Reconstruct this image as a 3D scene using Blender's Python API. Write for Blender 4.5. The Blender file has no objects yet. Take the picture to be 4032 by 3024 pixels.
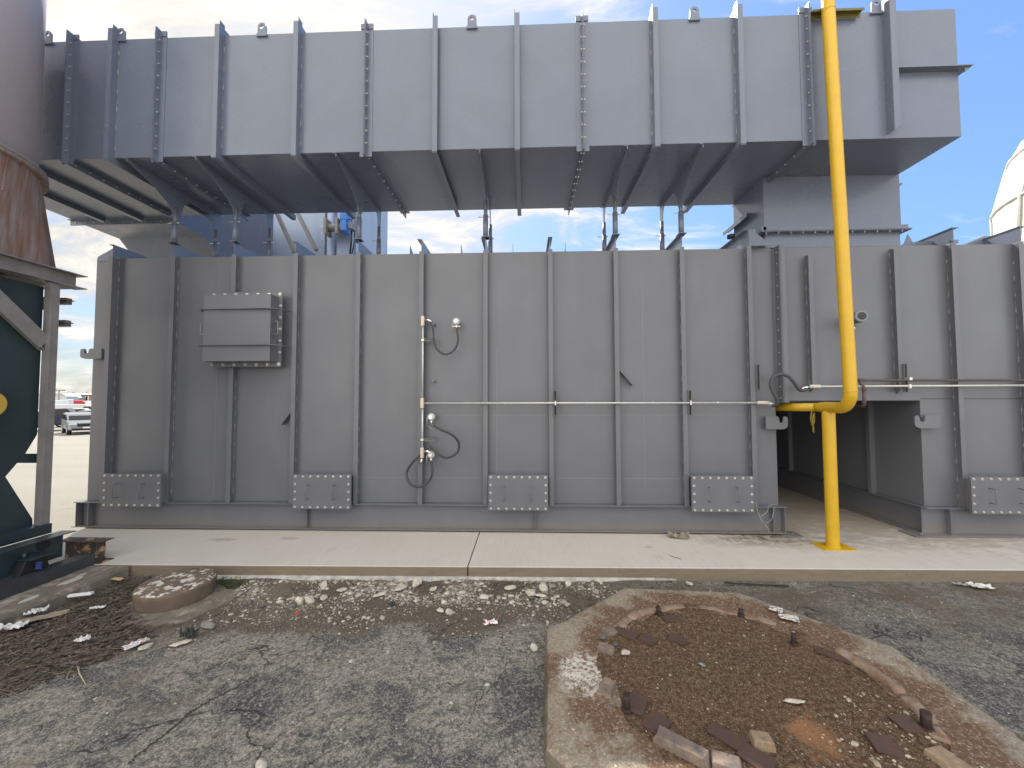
import bpy, bmesh, math, random
from mathutils import Vector, Matrix, noise
random.seed(7)
C = bpy.context.scene.collection
SC = bpy.context.scene
R = math.radians

# ------------------------------------------------------------------ camera
F, YAW, PITCH, ROLL, EYE = 1515.0, -0.0352, 0.03985, -0.0025, 2.61
fw = Vector((math.sin(YAW)*math.cos(PITCH), math.cos(YAW)*math.cos(PITCH), math.sin(PITCH)))
rt = Vector((math.cos(YAW), -math.sin(YAW), 0)); up = rt.cross(fw)
rt, up = math.cos(ROLL)*rt+math.sin(ROLL)*up, -math.sin(ROLL)*rt+math.cos(ROLL)*up
cam = bpy.data.cameras.new('camera'); co = bpy.data.objects.new('camera', cam); C.objects.link(co)
co.matrix_world = Matrix(((rt.x, up.x, -fw.x, 0), (rt.y, up.y, -fw.y, 0), (rt.z, up.z, -fw.z, EYE), (0, 0, 0, 1)))
cam.sensor_width = 36; cam.lens = F/4032*36; cam.clip_end = 3000; cam.clip_start = 0.05
SC.camera = co

# ------------------------------------------------------------------ sky and sun
SUN_EL, SUN_AZ = R(46), R(-28)          # azimuth from +Y towards +X
sd = Vector((math.sin(SUN_AZ)*math.cos(SUN_EL), math.cos(SUN_AZ)*math.cos(SUN_EL), math.sin(SUN_EL)))
W = bpy.data.worlds.new('World'); SC.world = W; W.use_nodes = True
nt = W.node_tree; nt.nodes.clear()
def N(nt, t, **k):
    n = nt.nodes.new(t)
    for a, b in k.items():
        if a.startswith('i_'): n.inputs[a[2:].replace('_', ' ')].default_value = b
        else: setattr(n, a, b)
    return n
L = nt.links.new
sky = N(nt, 'ShaderNodeTexSky', sky_type='NISHITA', sun_disc=False, sun_elevation=SUN_EL, sun_rotation=SUN_AZ,
        air_density=1.0, dust_density=1.2, ozone_density=1.2)
tc = N(nt, 'ShaderNodeTexCoord'); sep = N(nt, 'ShaderNodeSeparateXYZ'); L(tc.outputs['Generated'], sep.inputs[0])
def M(nt, op, a, b=None, c=None, clamp=False):
    n = nt.nodes.new('ShaderNodeMath'); n.operation = op; n.use_clamp = clamp
    for i, v in enumerate((a, b, c)):
        if v is None: continue
        if isinstance(v, (int, float)): n.inputs[i].default_value = v
        else: nt.links.new(v, n.inputs[i])
    return n.outputs[0]
def SS(nt, v, a, b):
    n = nt.nodes.new('ShaderNodeMapRange'); n.interpolation_type = 'SMOOTHSTEP'
    nt.links.new(v, n.inputs[0]); n.inputs[1].default_value = a; n.inputs[2].default_value = b
    return n.outputs[0]
zz = M(nt, 'ADD', M(nt, 'MAXIMUM', sep.outputs['Z'], 0.0), 0.22)
px = M(nt, 'DIVIDE', sep.outputs['X'], zz); py = M(nt, 'DIVIDE', sep.outputs['Y'], zz)
cmb = N(nt, 'ShaderNodeCombineXYZ'); L(px, cmb.inputs[0]); L(py, cmb.inputs[1])
mp = N(nt, 'ShaderNodeMapping'); mp.inputs['Rotation'].default_value = (0, 0, R(35)); mp.inputs['Scale'].default_value = (1.0, 2.0, 1)
L(cmb.outputs[0], mp.inputs[0])
n1 = N(nt, 'ShaderNodeTexNoise'); n1.inputs['Scale'].default_value = 2.2; n1.inputs['Detail'].default_value = 9; n1.inputs['Roughness'].default_value = .62; n1.inputs['Distortion'].default_value = .5
L(mp.outputs[0], n1.inputs['Vector'])
n2 = N(nt, 'ShaderNodeTexNoise'); n2.inputs['Scale'].default_value = .55; n2.inputs['Detail'].default_value = 2
L(cmb.outputs[0], n2.inputs['Vector'])
dot = N(nt, 'ShaderNodeVectorMath', operation='DOT_PRODUCT'); L(tc.outputs['Generated'], dot.inputs[0]); dot.inputs[1].default_value = sd
near = SS(nt, dot.outputs['Value'], .45, .98)
# cloud cover: heavy round the sun and to the left, thin to the right, added behind the camera as fill
lft = SS(nt, sep.outputs['X'], .42, -.25)
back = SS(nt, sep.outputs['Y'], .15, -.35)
cov = M(nt, 'ADD', M(nt, 'MULTIPLY', near, .10), M(nt, 'MULTIPLY', lft, .12))
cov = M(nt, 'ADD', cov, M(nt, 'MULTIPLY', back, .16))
val = M(nt, 'ADD', M(nt, 'ADD', M(nt, 'MULTIPLY', n1.outputs[0], .8), M(nt, 'MULTIPLY', n2.outputs[0], .35)), cov)
cm = SS(nt, val, .62, .84)
horz = SS(nt, sep.outputs['Z'], .20, -.04)
cm = M(nt, 'MAXIMUM', cm, M(nt, 'MULTIPLY', M(nt, 'MULTIPLY', horz, SS(nt, sep.outputs['X'], .5, -.3)), .8))
# cloud brightness: brighter near sun; unseen clouds behind the camera boosted as fill light
tex = SS(nt, n1.outputs[0], .30, .72)
cb = M(nt, 'ADD', M(nt, 'ADD', 2.9, M(nt, 'MULTIPLY', tex, 2.9)), M(nt, 'MULTIPLY', near, .5))
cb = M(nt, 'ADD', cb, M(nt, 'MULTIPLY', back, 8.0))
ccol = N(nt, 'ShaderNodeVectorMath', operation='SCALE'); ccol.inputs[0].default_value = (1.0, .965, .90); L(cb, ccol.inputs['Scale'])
hs = N(nt, 'ShaderNodeHueSaturation'); hs.inputs['Saturation'].default_value = 1.0; hs.inputs['Value'].default_value = 1.9; L(sky.outputs[0], hs.inputs['Color'])
mx = N(nt, 'ShaderNodeMix', data_type='RGBA'); L(cm, mx.inputs[0])
tint = N(nt, 'ShaderNodeVectorMath', operation='MULTIPLY'); L(hs.outputs[0], tint.inputs[0]); tint.inputs[1].default_value = (.78, .95, 1.15)
bw = N(nt, 'ShaderNodeRGBToBW'); L(tint.outputs[0], bw.inputs[0])
k3 = N(nt, 'ShaderNodeVectorMath', operation='SCALE'); L(tint.outputs[0], k3.inputs[0]); L(M(nt, 'DIVIDE', 1.0, M(nt, 'ADD', 1.0, M(nt, 'MULTIPLY', bw.outputs[0], .155))), k3.inputs['Scale'])
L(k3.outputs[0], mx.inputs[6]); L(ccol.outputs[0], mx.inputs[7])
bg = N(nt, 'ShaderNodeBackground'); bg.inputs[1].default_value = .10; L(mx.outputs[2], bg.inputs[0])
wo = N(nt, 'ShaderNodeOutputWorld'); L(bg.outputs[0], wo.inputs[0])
sl = bpy.data.lights.new('sun', 'SUN'); sl.energy = 3.6; sl.angle = R(.53); sl.color = (1, .95, .87)
so = bpy.data.objects.new('sun', sl); C.objects.link(so); so.rotation_euler = (-sd).to_track_quat('-Z', 'Y').to_euler()
SC.view_settings.view_transform = 'Standard'; SC.view_settings.look = 'None'; SC.view_settings.gamma = 1
SC.view_settings.exposure = 1.0
SC.cycles.use_denoising = True
SC.cycles.max_bounces = 8

# ------------------------------------------------------------------ pixel rays (survey of the place)
def ray(x, y): return fw+rt*((x-2016)/F)-up*((y-1512)/F)
def Yp(x, y, Y): d = ray(x, y); return d*(Y/d.y)+Vector((0, 0, EYE))
def Zp(x, y, z): d = ray(x, y); return d*((z-EYE)/d.z)+Vector((0, 0, EYE))
def Xp(x, y, X): d = ray(x, y); return d*(X/d.x)+Vector((0, 0, EYE))

# ------------------------------------------------------------------ mesh helpers
class MB:
    def __init__(s): s.v = []; s.f = []; s.sm = []
    def add(s, vs, fs, smooth=False):
        b = len(s.v); s.v += [tuple(v) for v in vs]
        for f in fs: s.f.append(tuple(i+b for i in f)); s.sm.append(smooth)
        return s
    def box(s, x0, x1, y0, y1, z0, z1):
        return s.add([(x0, y0, z0), (x1, y0, z0), (x1, y1, z0), (x0, y1, z0), (x0, y0, z1), (x1, y0, z1), (x1, y1, z1), (x0, y1, z1)],
                     [(0, 3, 2, 1), (4, 5, 6, 7), (0, 1, 5, 4), (1, 2, 6, 5), (2, 3, 7, 6), (3, 0, 4, 7)])
    def beam(s, a, b, w, h, side=None):
        a = Vector(a); b = Vector(b); d = (b-a).normalized()
        sd_ = Vector(side) if side else (d.cross(Vector((0, 0, 1))) if abs(d.z) < .95 else Vector((1, 0, 0)))
        sd_ = (sd_-d*sd_.dot(d)).normalized(); u = sd_.cross(d)
        vs = []
        for p in (a, b):
            for i, j in ((-1, -1), (1, -1), (1, 1), (-1, 1)): vs.append(p+sd_*(w/2*i)+u*(h/2*j))
        return s.add(vs, [(0, 1, 2, 3), (7, 6, 5, 4), (0, 4, 5, 1), (1, 5, 6, 2), (2, 6, 7, 3), (3, 7, 4, 0)])
    def prism(s, poly, axis, a, b):
        """poly of 2D points; axis 'x': (y,z) 'y': (x,z) 'z': (x,y)"""
        n = len(poly); vs = []
        for t in (a, b):
            for p in poly:
                vs.append({'x': (t, p[0], p[1]), 'y': (p[0], t, p[1]), 'z': (p[0], p[1], t)}[axis])
        fs = [tuple(range(n)), tuple(range(2*n-1, n-1, -1))]
        for i in range(n): j = (i+1) % n; fs.append((j, i, i+n, j+n))
        return s.add(vs, fs)
    def tube(s, pts, r, n=12, cap=True, smooth=True):
        pts = [Vector(p) for p in pts]; rs = r if isinstance(r, (list, tuple)) else [r]*len(pts)
        t0 = (pts[1]-pts[0]).normalized(); ref = Vector((0, 0, 1)) if abs(t0.z) < .9 else Vector((1, 0, 0))
        u = (ref-t0*ref.dot(t0)).normalized(); vs = []; 
        for i, p in enumerate(pts):
            t = ((pts[min(i+1, len(pts)-1)]-p).normalized()+(p-pts[max(i-1, 0)]).normalized()) if 0 < i < len(pts)-1 else (pts[1]-pts[0] if i == 0 else pts[-1]-pts[-2])
            t.normalize(); u = (u-t*u.dot(t)).normalized(); w = t.cross(u)
            for k in range(n): a = 2*math.pi*k/n; vs.append(p+u*(math.cos(a)*rs[i])+w*(math.sin(a)*rs[i]))
        b = len(s.v); s.add(vs, [(i*n+k, i*n+(k+1) % n, (i+1)*n+(k+1) % n, (i+1)*n+k) for i in range(len(pts)-1) for k in range(n)], smooth)
        if cap:
            s.f.append(tuple(b+k for k in range(n))[::-1]); s.sm.append(False)
            s.f.append(tuple(b+(len(pts)-1)*n+k for k in range(n))); s.sm.append(False)
        return s
    def lathe(s, prof, c, n=48, smooth=True, jit=0):
        vs = []
        for r_, z in prof:
            for k in range(n):
                a = 2*math.pi*k/n; j = 1+jit*noise.noise(Vector((math.cos(a)*2, math.sin(a)*2, z*5)))
                vs.append((c[0]+math.cos(a)*r_*j, c[1]+math.sin(a)*r_*j, c[2]+z))
        fs = [(i*n+k, i*n+(k+1) % n, (i+1)*n+(k+1) % n, (i+1)*n+k) for i in range(len(prof)-1) for k in range(n)]
        fs.append(tuple(range(n))[::-1]); fs.append(tuple((len(prof)-1)*n+k for k in range(n)))
        return s.add(vs, fs, smooth)
    def build(s, name, mat, parent=None, bevel=0, autosmooth=False):
        me = bpy.data.meshes.new(name); off = Vector((0, 0, 0))
        if parent is not None:
            p = parent
            while p: off += p.location; p = p.parent
            me.from_pydata([tuple(Vector(v)-off) for v in s.v], [], s.f)
        else: me.from_pydata(s.v, [], s.f)
        me.polygons.foreach_set('use_smooth', s.sm); me.update()
        if mat: me.materials.append(mat)
        o = bpy.data.objects.new(name, me); C.objects.link(o)
        if parent is not None: o.parent = parent
        if bevel:
            b = o.modifiers.new('bevel', 'BEVEL'); b.width = bevel; b.segments = 2; b.limit_method = 'ANGLE'; b.angle_limit = R(40)
        return o
def tag(o, label=None, cat=None, group=None, kind=None):
    if label: o['label'] = label
    if cat: o['category'] = cat
    if group: o['group'] = group
    if kind: o['kind'] = kind
    return o
def thing(name, label, cat, loc=(0, 0, 0), group=None):
    o = bpy.data.objects.new(name, None); C.objects.link(o); o.location = loc; o.empty_display_size = .2
    return tag(o, label, cat, group)
def tree_copy(o, parent=None, delta=None):
    c = o.copy(); C.objects.link(c)
    if parent is not None: c.parent = parent
    for ch in list(o.children): tree_copy(ch, c)
    return c
def put(o, p):     # place a child part so that its origin is at world point p
    off = Vector(p); q = o.parent
    while q: off -= q.location; q = q.parent
    o.location = off; return o

# ------------------------------------------------------------------ materials
def mat(name, col, rough=.5, metal=0, var=.0, vscale=3, bump=0, bscale=40, var2=None, spec=None, stretch=None, island=0):
    m = bpy.data.materials.new(name); m.use_nodes = True; t = m.node_tree; b = t.nodes['Principled BSDF']
    b.inputs['Roughness'].default_value = rough; b.inputs['Metallic'].default_value = metal
    if spec is not None: b.inputs['Specular IOR Level'].default_value = spec
    g = t.nodes.new('ShaderNodeNewGeometry'); src = g.outputs['Position']
    if stretch:
        mm = t.nodes.new('ShaderNodeMapping'); mm.inputs['Scale'].default_value = stretch; t.links.new(src, mm.inputs[0]); src = mm.outputs[0]
    col = tuple(col)+(1,)
    if var or island:
        n = t.nodes.new('ShaderNodeTexNoise'); n.inputs['Scale'].default_value = vscale; n.inputs['Detail'].default_value = 6; n.inputs['Roughness'].default_value = .6
        t.links.new(src, n.inputs['Vector'])
        r = t.nodes.new('ShaderNodeMapRange'); r.inputs[1].default_value = .3; r.inputs[2].default_value = .7; t.links.new(n.outputs[0], r.inputs[0])
        mix = t.nodes.new('ShaderNodeMix'); mix.data_type = 'RGBA'; t.links.new(r.outputs[0], mix.inputs[0])
        c2 = tuple(var2)+(1,) if var2 else tuple(max(0, c*(1-var)) for c in col[:3])+(1,)
        mix.inputs[6].default_value = c2; mix.inputs[7].default_value = col
        out = mix.outputs[2]
        if island:
            h = t.nodes.new('ShaderNodeHueSaturation'); t.links.new(out, h.inputs['Color'])
            rr = t.nodes.new('ShaderNodeMapRange'); rr.inputs[3].default_value = 1-island; rr.inputs[4].default_value = 1+island
            t.links.new(g.outputs['Random Per Island'], rr.inputs[0]); t.links.new(rr.outputs[0], h.inputs['Value']); out = h.outputs[0]
        t.links.new(out, b.inputs['Base Color'])
    else: b.inputs['Base Color'].default_value = col
    if bump:
        n = t.nodes.new('ShaderNodeTexNoise'); n.inputs['Scale'].default_value = bscale; n.inputs['Detail'].default_value = 4
        t.links.new(src, n.inputs['Vector'])
        bp = t.nodes.new('ShaderNodeBump'); bp.inputs['Strength'].default_value = bump; bp.inputs['Distance'].default_value = .01
        t.links.new(n.outputs[0], bp.inputs['Height']); t.links.new(bp.outputs[0], b.inputs['Normal'])
    return m
def steelmat(name, col, rough=.36):
    """painted plate: faint weld waviness and dusty patches"""
    m = mat(name, col, rough, 0, var=.10, vscale=1.3, bump=.05, bscale=2.2)
    t = m.node_tree; b = t.nodes['Principled BSDF']; g = [n for n in t.nodes if n.bl_idname == 'ShaderNodeNewGeometry'][0]
    n = t.nodes.new('ShaderNodeTexNoise'); n.inputs['Scale'].default_value = 1.1; n.inputs['Detail'].default_value = 5
    t.links.new(g.outputs['Position'], n.inputs['Vector'])
    r = t.nodes.new('ShaderNodeMapRange'); r.inputs[1].default_value = .3; r.inputs[2].default_value = .7
    r.inputs[3].default_value = rough-.06; r.inputs[4].default_value = rough+.12
    t.links.new(n.outputs[0], r.inputs[0]); t.links.new(r.outputs[0], b.inputs['Roughness'])
    return m
m_grey = steelmat('grey_painted_steel', (.136, .141, .160), .34)
def dust(m):
    t = m.node_tree; b = t.nodes['Principled BSDF']; g = [n for n in t.nodes if n.bl_idname == 'ShaderNodeNewGeometry'][0]
    sp_ = t.nodes.new('ShaderNodeSeparateXYZ'); t.links.new(g.outputs['Position'], sp_.inputs[0])
    n = t.nodes.new('ShaderNodeTexNoise'); n.inputs['Scale'].default_value = 5; n.inputs['Detail'].default_value = 7; n.inputs['Roughness'].default_value = .7
    mp_ = t.nodes.new('ShaderNodeMapping'); mp_.inputs['Scale'].default_value = (1, 1, .25); t.links.new(g.outputs['Position'], mp_.inputs[0]); t.links.new(mp_.outputs[0], n.inputs['Vector'])
    low = SS(t, M(t, 'SUBTRACT', sp_.outputs[2], M(t, 'MULTIPLY', n.outputs[0], .35)), .30, .02)
    old = b.inputs['Base Color'].links[0].from_socket; mx = t.nodes.new('ShaderNodeMix'); mx.data_type = 'RGBA'
    t.links.new(M(t, 'MULTIPLY', low, .38), mx.inputs[0]); t.links.new(old, mx.inputs[6]); mx.inputs[7].default_value = (.23, .19, .145, 1)
    n3 = t.nodes.new('ShaderNodeTexNoise'); n3.inputs['Scale'].default_value = 3.5; n3.inputs['Detail'].default_value = 6; t.links.new(mp_.outputs[0], n3.inputs['Vector'])
    m2 = t.nodes.new('ShaderNodeMix'); m2.data_type = 'RGBA'; t.links.new(M(t, 'MULTIPLY', SS(t, n3.outputs[0], .54, .72), .09), m2.inputs[0]); t.links.new(mx.outputs[2], m2.inputs[6]); m2.inputs[7].default_value = (.21, .20, .19, 1)
    t.links.new(m2.outputs[2], b.inputs['Base Color'])
dust(m_grey)
m_duct = steelmat('blue_grey_painted_steel', (.132, .153, .205), .26)
m_rear = steelmat('pale_blue_steel', (.30, .37, .50), .4)
m_dark = steelmat('neutral_grey_steel', (.16, .16, .165), .5)  # neutral grey paint for necks, stubs, strut channels and passage back
m_weld = mat('weld_bead', (.22, .22, .225), .35)
m_zinc = mat('zinc_bolt', (.62, .60, .55), .3, .7)
m_galv = mat('galvanised_conduit', (.60, .60, .585), .38, .25, var=.2, vscale=30)
m_hose = mat('black_hose', (.035, .036, .04), .45)
m_hoseg = mat('grey_hose', (.06, .062, .07), .5, bump=.3, bscale=200)
m_brass = mat('tan_fitting', (.60, .47, .36), .4, .3)
m_chrome = mat('polished_aluminium', (.75, .75, .74), .18, 1)
m_yellow = mat('yellow_paint', (.62, .375, .015), .30, 0, var=.12, vscale=5, bump=.25, bscale=160)
m_rustpipe = mat('rusty_pipe_paint', (.105, .068, .055), .6, 0, var=.4, vscale=30)
m_rope = mat('yellow_rope', (.22, .17, .03), .9, bump=.5, bscale=200)
m_teal = mat('dark_teal_paint', (.032, .050, .058), .35, 0, var=.25, vscale=2)
m_frame = mat('taupe_frame_paint', (.25, .235, .225), .5, 0, var=.25, vscale=4, bump=.15)
m_stack = mat('mauve_grey_paint', (.27, .25, .265), .5, 0, var=.12, vscale=2, bump=.1)
m_black = mat('black_rubber', (.015, .015, .017), .6)
m_white = mat('white_plastic', (.75, .75, .73), .4)
m_paper = mat('crumpled_paper', (.60, .59, .57), .7, bump=.6, bscale=60)
m_red = mat('red_print', (.5, .03, .05), .5)
m_card = mat('weathered_cardboard', (.30, .25, .19), .9, var=.3, vscale=20, bump=.2)
m_rock = mat('pale_limestone', (.47, .43, .36), .9, var=.5, vscale=22, bump=.5, bscale=60, island=.5)
m_rockd = mat('dark_stone', (.12, .11, .10), .8, var=.5, vscale=20, bump=.4, bscale=60, island=.3)
m_steelrust = mat('rusted_plate', (.105, .048, .030), .8, 0, var=.5, vscale=22, var2=(.060, .045, .040), bump=.4, bscale=80)
m_boltrust = mat('rusted_bolt', (.045, .025, .02), .7, 0, var=.4, vscale=40, bump=.5, bscale=120)
m_grout = mat('rust_stained_grout', (.30, .235, .175), .95, 0, var=.6, vscale=8, var2=(.165, .085, .048), bump=1, bscale=35)
m_wood = mat('dry_twig', (.205, .165, .13), .9, 0, var=.4, vscale=15, island=.55)
m_leaf = mat('dead_leaf', (.105, .083, .066), .9, 0, var=.4, vscale=12, island=.6)
m_weed = mat('weed_green', (.05, .075, .03), .8, island=.3)
m_asph_l = mat('car_tyre', (.02, .02, .02), .8)
m_glass = mat('dark_glass', (.01, .012, .018), .08, 0)

# rust cone
def rustmat():
    m = mat('rust_streaked_cone', (.27, .235, .225), .75, 0, var=.6, vscale=4.5, var2=(.19, .085, .045), bump=.3, bscale=20, stretch=(3, 3, .35))
    return m
m_rustcone = rustmat()
def stubmat(name, base, flake, lo, hi, sc, zmin=None):
    m = mat(name, base, .9, 0, var=(.06 if 'stack' in name else .35), vscale=6, bump=(.05 if 'stack' in name else .5), bscale=60)
    t = m.node_tree; b = t.nodes['Principled BSDF']; g = [n for n in t.nodes if n.bl_idname == 'ShaderNodeNewGeometry'][0]
    n = t.nodes.new('ShaderNodeTexNoise'); n.inputs['Scale'].default_value = sc; n.inputs['Detail'].default_value = 7; n.inputs['Roughness'].default_value = .65
    t.links.new(g.outputs['Position'], n.inputs['Vector'])
    f = SS(t, n.outputs[0], lo, hi)
    if zmin is not None:
        s = t.nodes.new('ShaderNodeSeparateXYZ'); t.links.new(g.outputs['Position'], s.inputs[0]); f = M(t, 'MULTIPLY', f, SS(t, s.outputs[2], zmin, zmin+.01))
    old = b.inputs['Base Color'].links[0].from_socket
    mx = t.nodes.new('ShaderNodeMix'); mx.data_type = 'RGBA'; t.links.new(f, mx.inputs[0]); t.links.new(old, mx.inputs[6]); mx.inputs[7].default_value = tuple(flake)+(1,)
    t.links.new(mx.outputs[2], b.inputs['Base Color']); return m
m_stub = stubmat('flaking_stub_concrete', (.17, .125, .09), (.55, .52, .48), .53, .56, 9, .205)
m_oldconc = stubmat('old_pad_concrete', (.21, .18, .145), (.38, .34, .27), .5, .7, 5)
m_rustbeam = stubmat('peeling_rusty_beam', (.07, .055, .045), (.42, .26, .17), .5, .62, 7)

# --- node helper set for the big surfaces
def fresh(name, rough=.9):
    m = bpy.data.materials.new(name); m.use_nodes = True; t = m.node_tree; b = t.nodes['Principled BSDF']; b.inputs['Roughness'].default_value = rough
    b.inputs['Specular IOR Level'].default_value = .3
    g = t.nodes.new('ShaderNodeNewGeometry'); return m, t, b, g.outputs['Position']
def noi(t, src, sc, det=5, ro=.55, dist=0, st=None, w=(0, 0, 0)):
    mm = t.nodes.new('ShaderNodeMapping'); mm.inputs['Scale'].default_value = st or (1, 1, 1); mm.inputs['Location'].default_value = w; t.links.new(src, mm.inputs[0])
    n = t.nodes.new('ShaderNodeTexNoise'); n.inputs['Scale'].default_value = sc; n.inputs['Detail'].default_value = det; n.inputs['Roughness'].default_value = ro; n.inputs['Distortion'].default_value = dist
    t.links.new(mm.outputs[0], n.inputs['Vector']); return n.outputs[0]
def mixc(t, f, a, b_):
    mx = t.nodes.new('ShaderNodeMix'); mx.data_type = 'RGBA'
    if isinstance(f, float): mx.inputs[0].default_value = f
    else: t.links.new(f, mx.inputs[0])
    for i, v in ((6, a), (7, b_)):
        if isinstance(v, tuple): mx.inputs[i].default_value = v+(1,)
        else: t.links.new(v, mx.inputs[i])
    return mx.outputs[2]
def vor(t, src, sc, feat='F1', out='Distance', rnd=1.0):
    n = t.nodes.new('ShaderNodeTexVoronoi'); n.feature = feat; n.inputs['Scale'].default_value = sc; n.inputs['Randomness'].default_value = rnd
    t.links.new(src, n.inputs['Vector']); return n.outputs[out]
def bumpn(t, b, h, s, d):
    bp = t.nodes.new('ShaderNodeBump'); bp.inputs['Strength'].default_value = s; bp.inputs['Distance'].default_value = d
    t.links.new(h, bp.inputs['Height']); t.links.new(bp.outputs[0], b.inputs['Normal'])

def ground_material():
    m, t, b, P = fresh('worn_asphalt_and_dirt', .88)
    s = t.nodes.new('ShaderNodeSeparateXYZ'); t.links.new(P, s.inputs[0]); X, Y, Z = s.outputs
    agg = vor(t, P, 105, out='Color'); sa = t.nodes.new('ShaderNodeSeparateColor'); t.links.new(agg, sa.inputs[0])
    spk = SS(t, sa.outputs[0], .55, 1.0)
    fine = noi(t, P, 60, 4, .7)
    patch = noi(t, P, 1.6, 7, .62, .6)
    worn = SS(t, M(t, 'ADD', M(t, 'MULTIPLY', patch, .75), M(t, 'MULTIPLY', noi(t, P, 5.5, 6, .7, st=(.55, 1.3, 1)), .25)), .42, .56)
    # more wear to the left/front, darker asphalt to the right
    side = SS(t, X, 1.2, -.6)
    worn = M(t, 'MULTIPLY', worn, M(t, 'ADD', .42, M(t, 'MULTIPLY', side, .58)), clamp=True)
    asp = mixc(t, spk, (.075, .074, .073), (.27, .255, .225))
    wrn = mixc(t, spk, (.235, .212, .178), (.56, .51, .42))
    fb = noi(t, P, 14, 6, .7)
    col = mixc(t, M(t, 'MULTIPLY', SS(t, fb, .30, .58), worn), asp, wrn)
    col = mixc(t, M(t, 'MULTIPLY', worn, .35), col, (.28, .252, .21))
    g1 = noi(t, P, 34, 5, .85); g2 = noi(t, P, 13, 6, .75, .3, w=(2, 7, 0))
    col = mixc(t, M(t, 'MULTIPLY', SS(t, g1, .54, .60), M(t, 'ADD', .45, M(t, 'MULTIPLY', worn, .30))), col, (.50, .46, .38))
    col = mixc(t, M(t, 'MULTIPLY', SS(t, g1, .47, .41), .75), col, (.05, .047, .045))
    col = mixc(t, M(t, 'MULTIPLY', SS(t, g2, .53, .60), .50), col, (.36, .33, .27)); col = mixc(t, M(t, 'MULTIPLY', SS(t, g2, .46, .40), .5), col, (.07, .067, .064))
    # brown dirt washed in along the slab foot and mulch
    lim = M(t, 'ADD', M(t, 'MULTIPLY', noi(t, P, .9, 5, .6, .4), 1.9), M(t, 'MULTIPLY', X, -.10))
    dirt = SS(t, M(t, 'SUBTRACT', Y, M(t, 'SUBTRACT', 5.25, M(t, 'MULTIPLY', lim, .75))), -.12, .12)
    dcol = mixc(t, noi(t, P, 9, 6, .7), (.058, .045, .032), (.150, .122, .088))
    dcol = mixc(t, M(t, 'MULTIPLY', spk, .35), dcol, (.34, .31, .26)); dcol = mixc(t, M(t, 'MULTIPLY', SS(t, noi(t, P, 40, 5, .85), .56, .62), .5), dcol, (.32, .285, .23))
    dirt = M(t, 'MULTIPLY', dirt, SS(t, X, 2.6, .6))
    col = mixc(t, dirt, col, dcol)
    # brown film to the right by the slab
    rb = M(t, 'MULTIPLY', SS(t, Y, 3.9, 5.4), SS(t, noi(t, P, 1.3, 6, .65, .3, w=(7, 3, 0)), .36, .6))
    col = mixc(t, M(t, 'MULTIPLY', M(t, 'MULTIPLY', rb, SS(t, X, .5, 3.)), .75), col, (.12, .094, .066))
    # tan sand bottom-left
    sn = M(t, 'MULTIPLY', SS(t, noi(t, P, 1.1, 5, .6, w=(3, 1, 0)), .5, .62), SS(t, X, -2.2, -3.6))
    col = mixc(t, M(t, 'MULTIPLY', sn, .6), col, (.22, .185, .14))
    # cracks
    dis = t.nodes.new('ShaderNodeVectorMath'); dis.operation = 'ADD'; t.links.new(P, dis.inputs[0])
    nn = t.nodes.new('ShaderNodeTexNoise'); nn.inputs['Scale'].default_value = 2.5; nn.inputs['Detail'].default_value = 6; t.links.new(P, nn.inputs['Vector'])
    sc_ = t.nodes.new('ShaderNodeVectorMath'); sc_.operation = 'SCALE'; sc_.inputs['Scale'].default_value = .7; t.links.new(nn.outputs['Color'], sc_.inputs[0]); t.links.new(sc_.outputs[0], dis.inputs[1])
    ce = vor(t, dis.outputs[0], .75, 'DISTANCE_TO_EDGE')
    crk = M(t, 'MULTIPLY', SS(t, ce, .010, .0015), SS(t, noi(t, P, .8, 3, w=(1, 9, 0)), .45, .6))
    col = mixc(t, M(t, 'MULTIPLY', crk, .85), col, (.03, .027, .024))
    # concrete lot far away and behind the camera
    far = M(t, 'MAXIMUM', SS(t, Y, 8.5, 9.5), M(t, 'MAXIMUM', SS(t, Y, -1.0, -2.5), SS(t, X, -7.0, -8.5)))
    lot_bounce = (.60, .56, .48)  # unseen lot behind the camera, made paler to bounce fill light
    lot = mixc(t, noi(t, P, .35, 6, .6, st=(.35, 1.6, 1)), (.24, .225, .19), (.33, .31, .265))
    col = mixc(t, far, col, lot); col = mixc(t, SS(t, Y, -1.0, -2.5), col, lot_bounce)
    t.links.new(col, b.inputs['Base Color'])
    h = M(t, 'ADD', M(t, 'MULTIPLY', sa.outputs[0], .5), M(t, 'MULTIPLY', fine, 1.0)); h = M(t, 'SUBTRACT', M(t, 'ADD', h, M(t, 'MULTIPLY', g1, 1.6)), M(t, 'MULTIPLY', crk, 2.0))
    bumpn(t, b, h, .8, .010)
    return m
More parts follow.
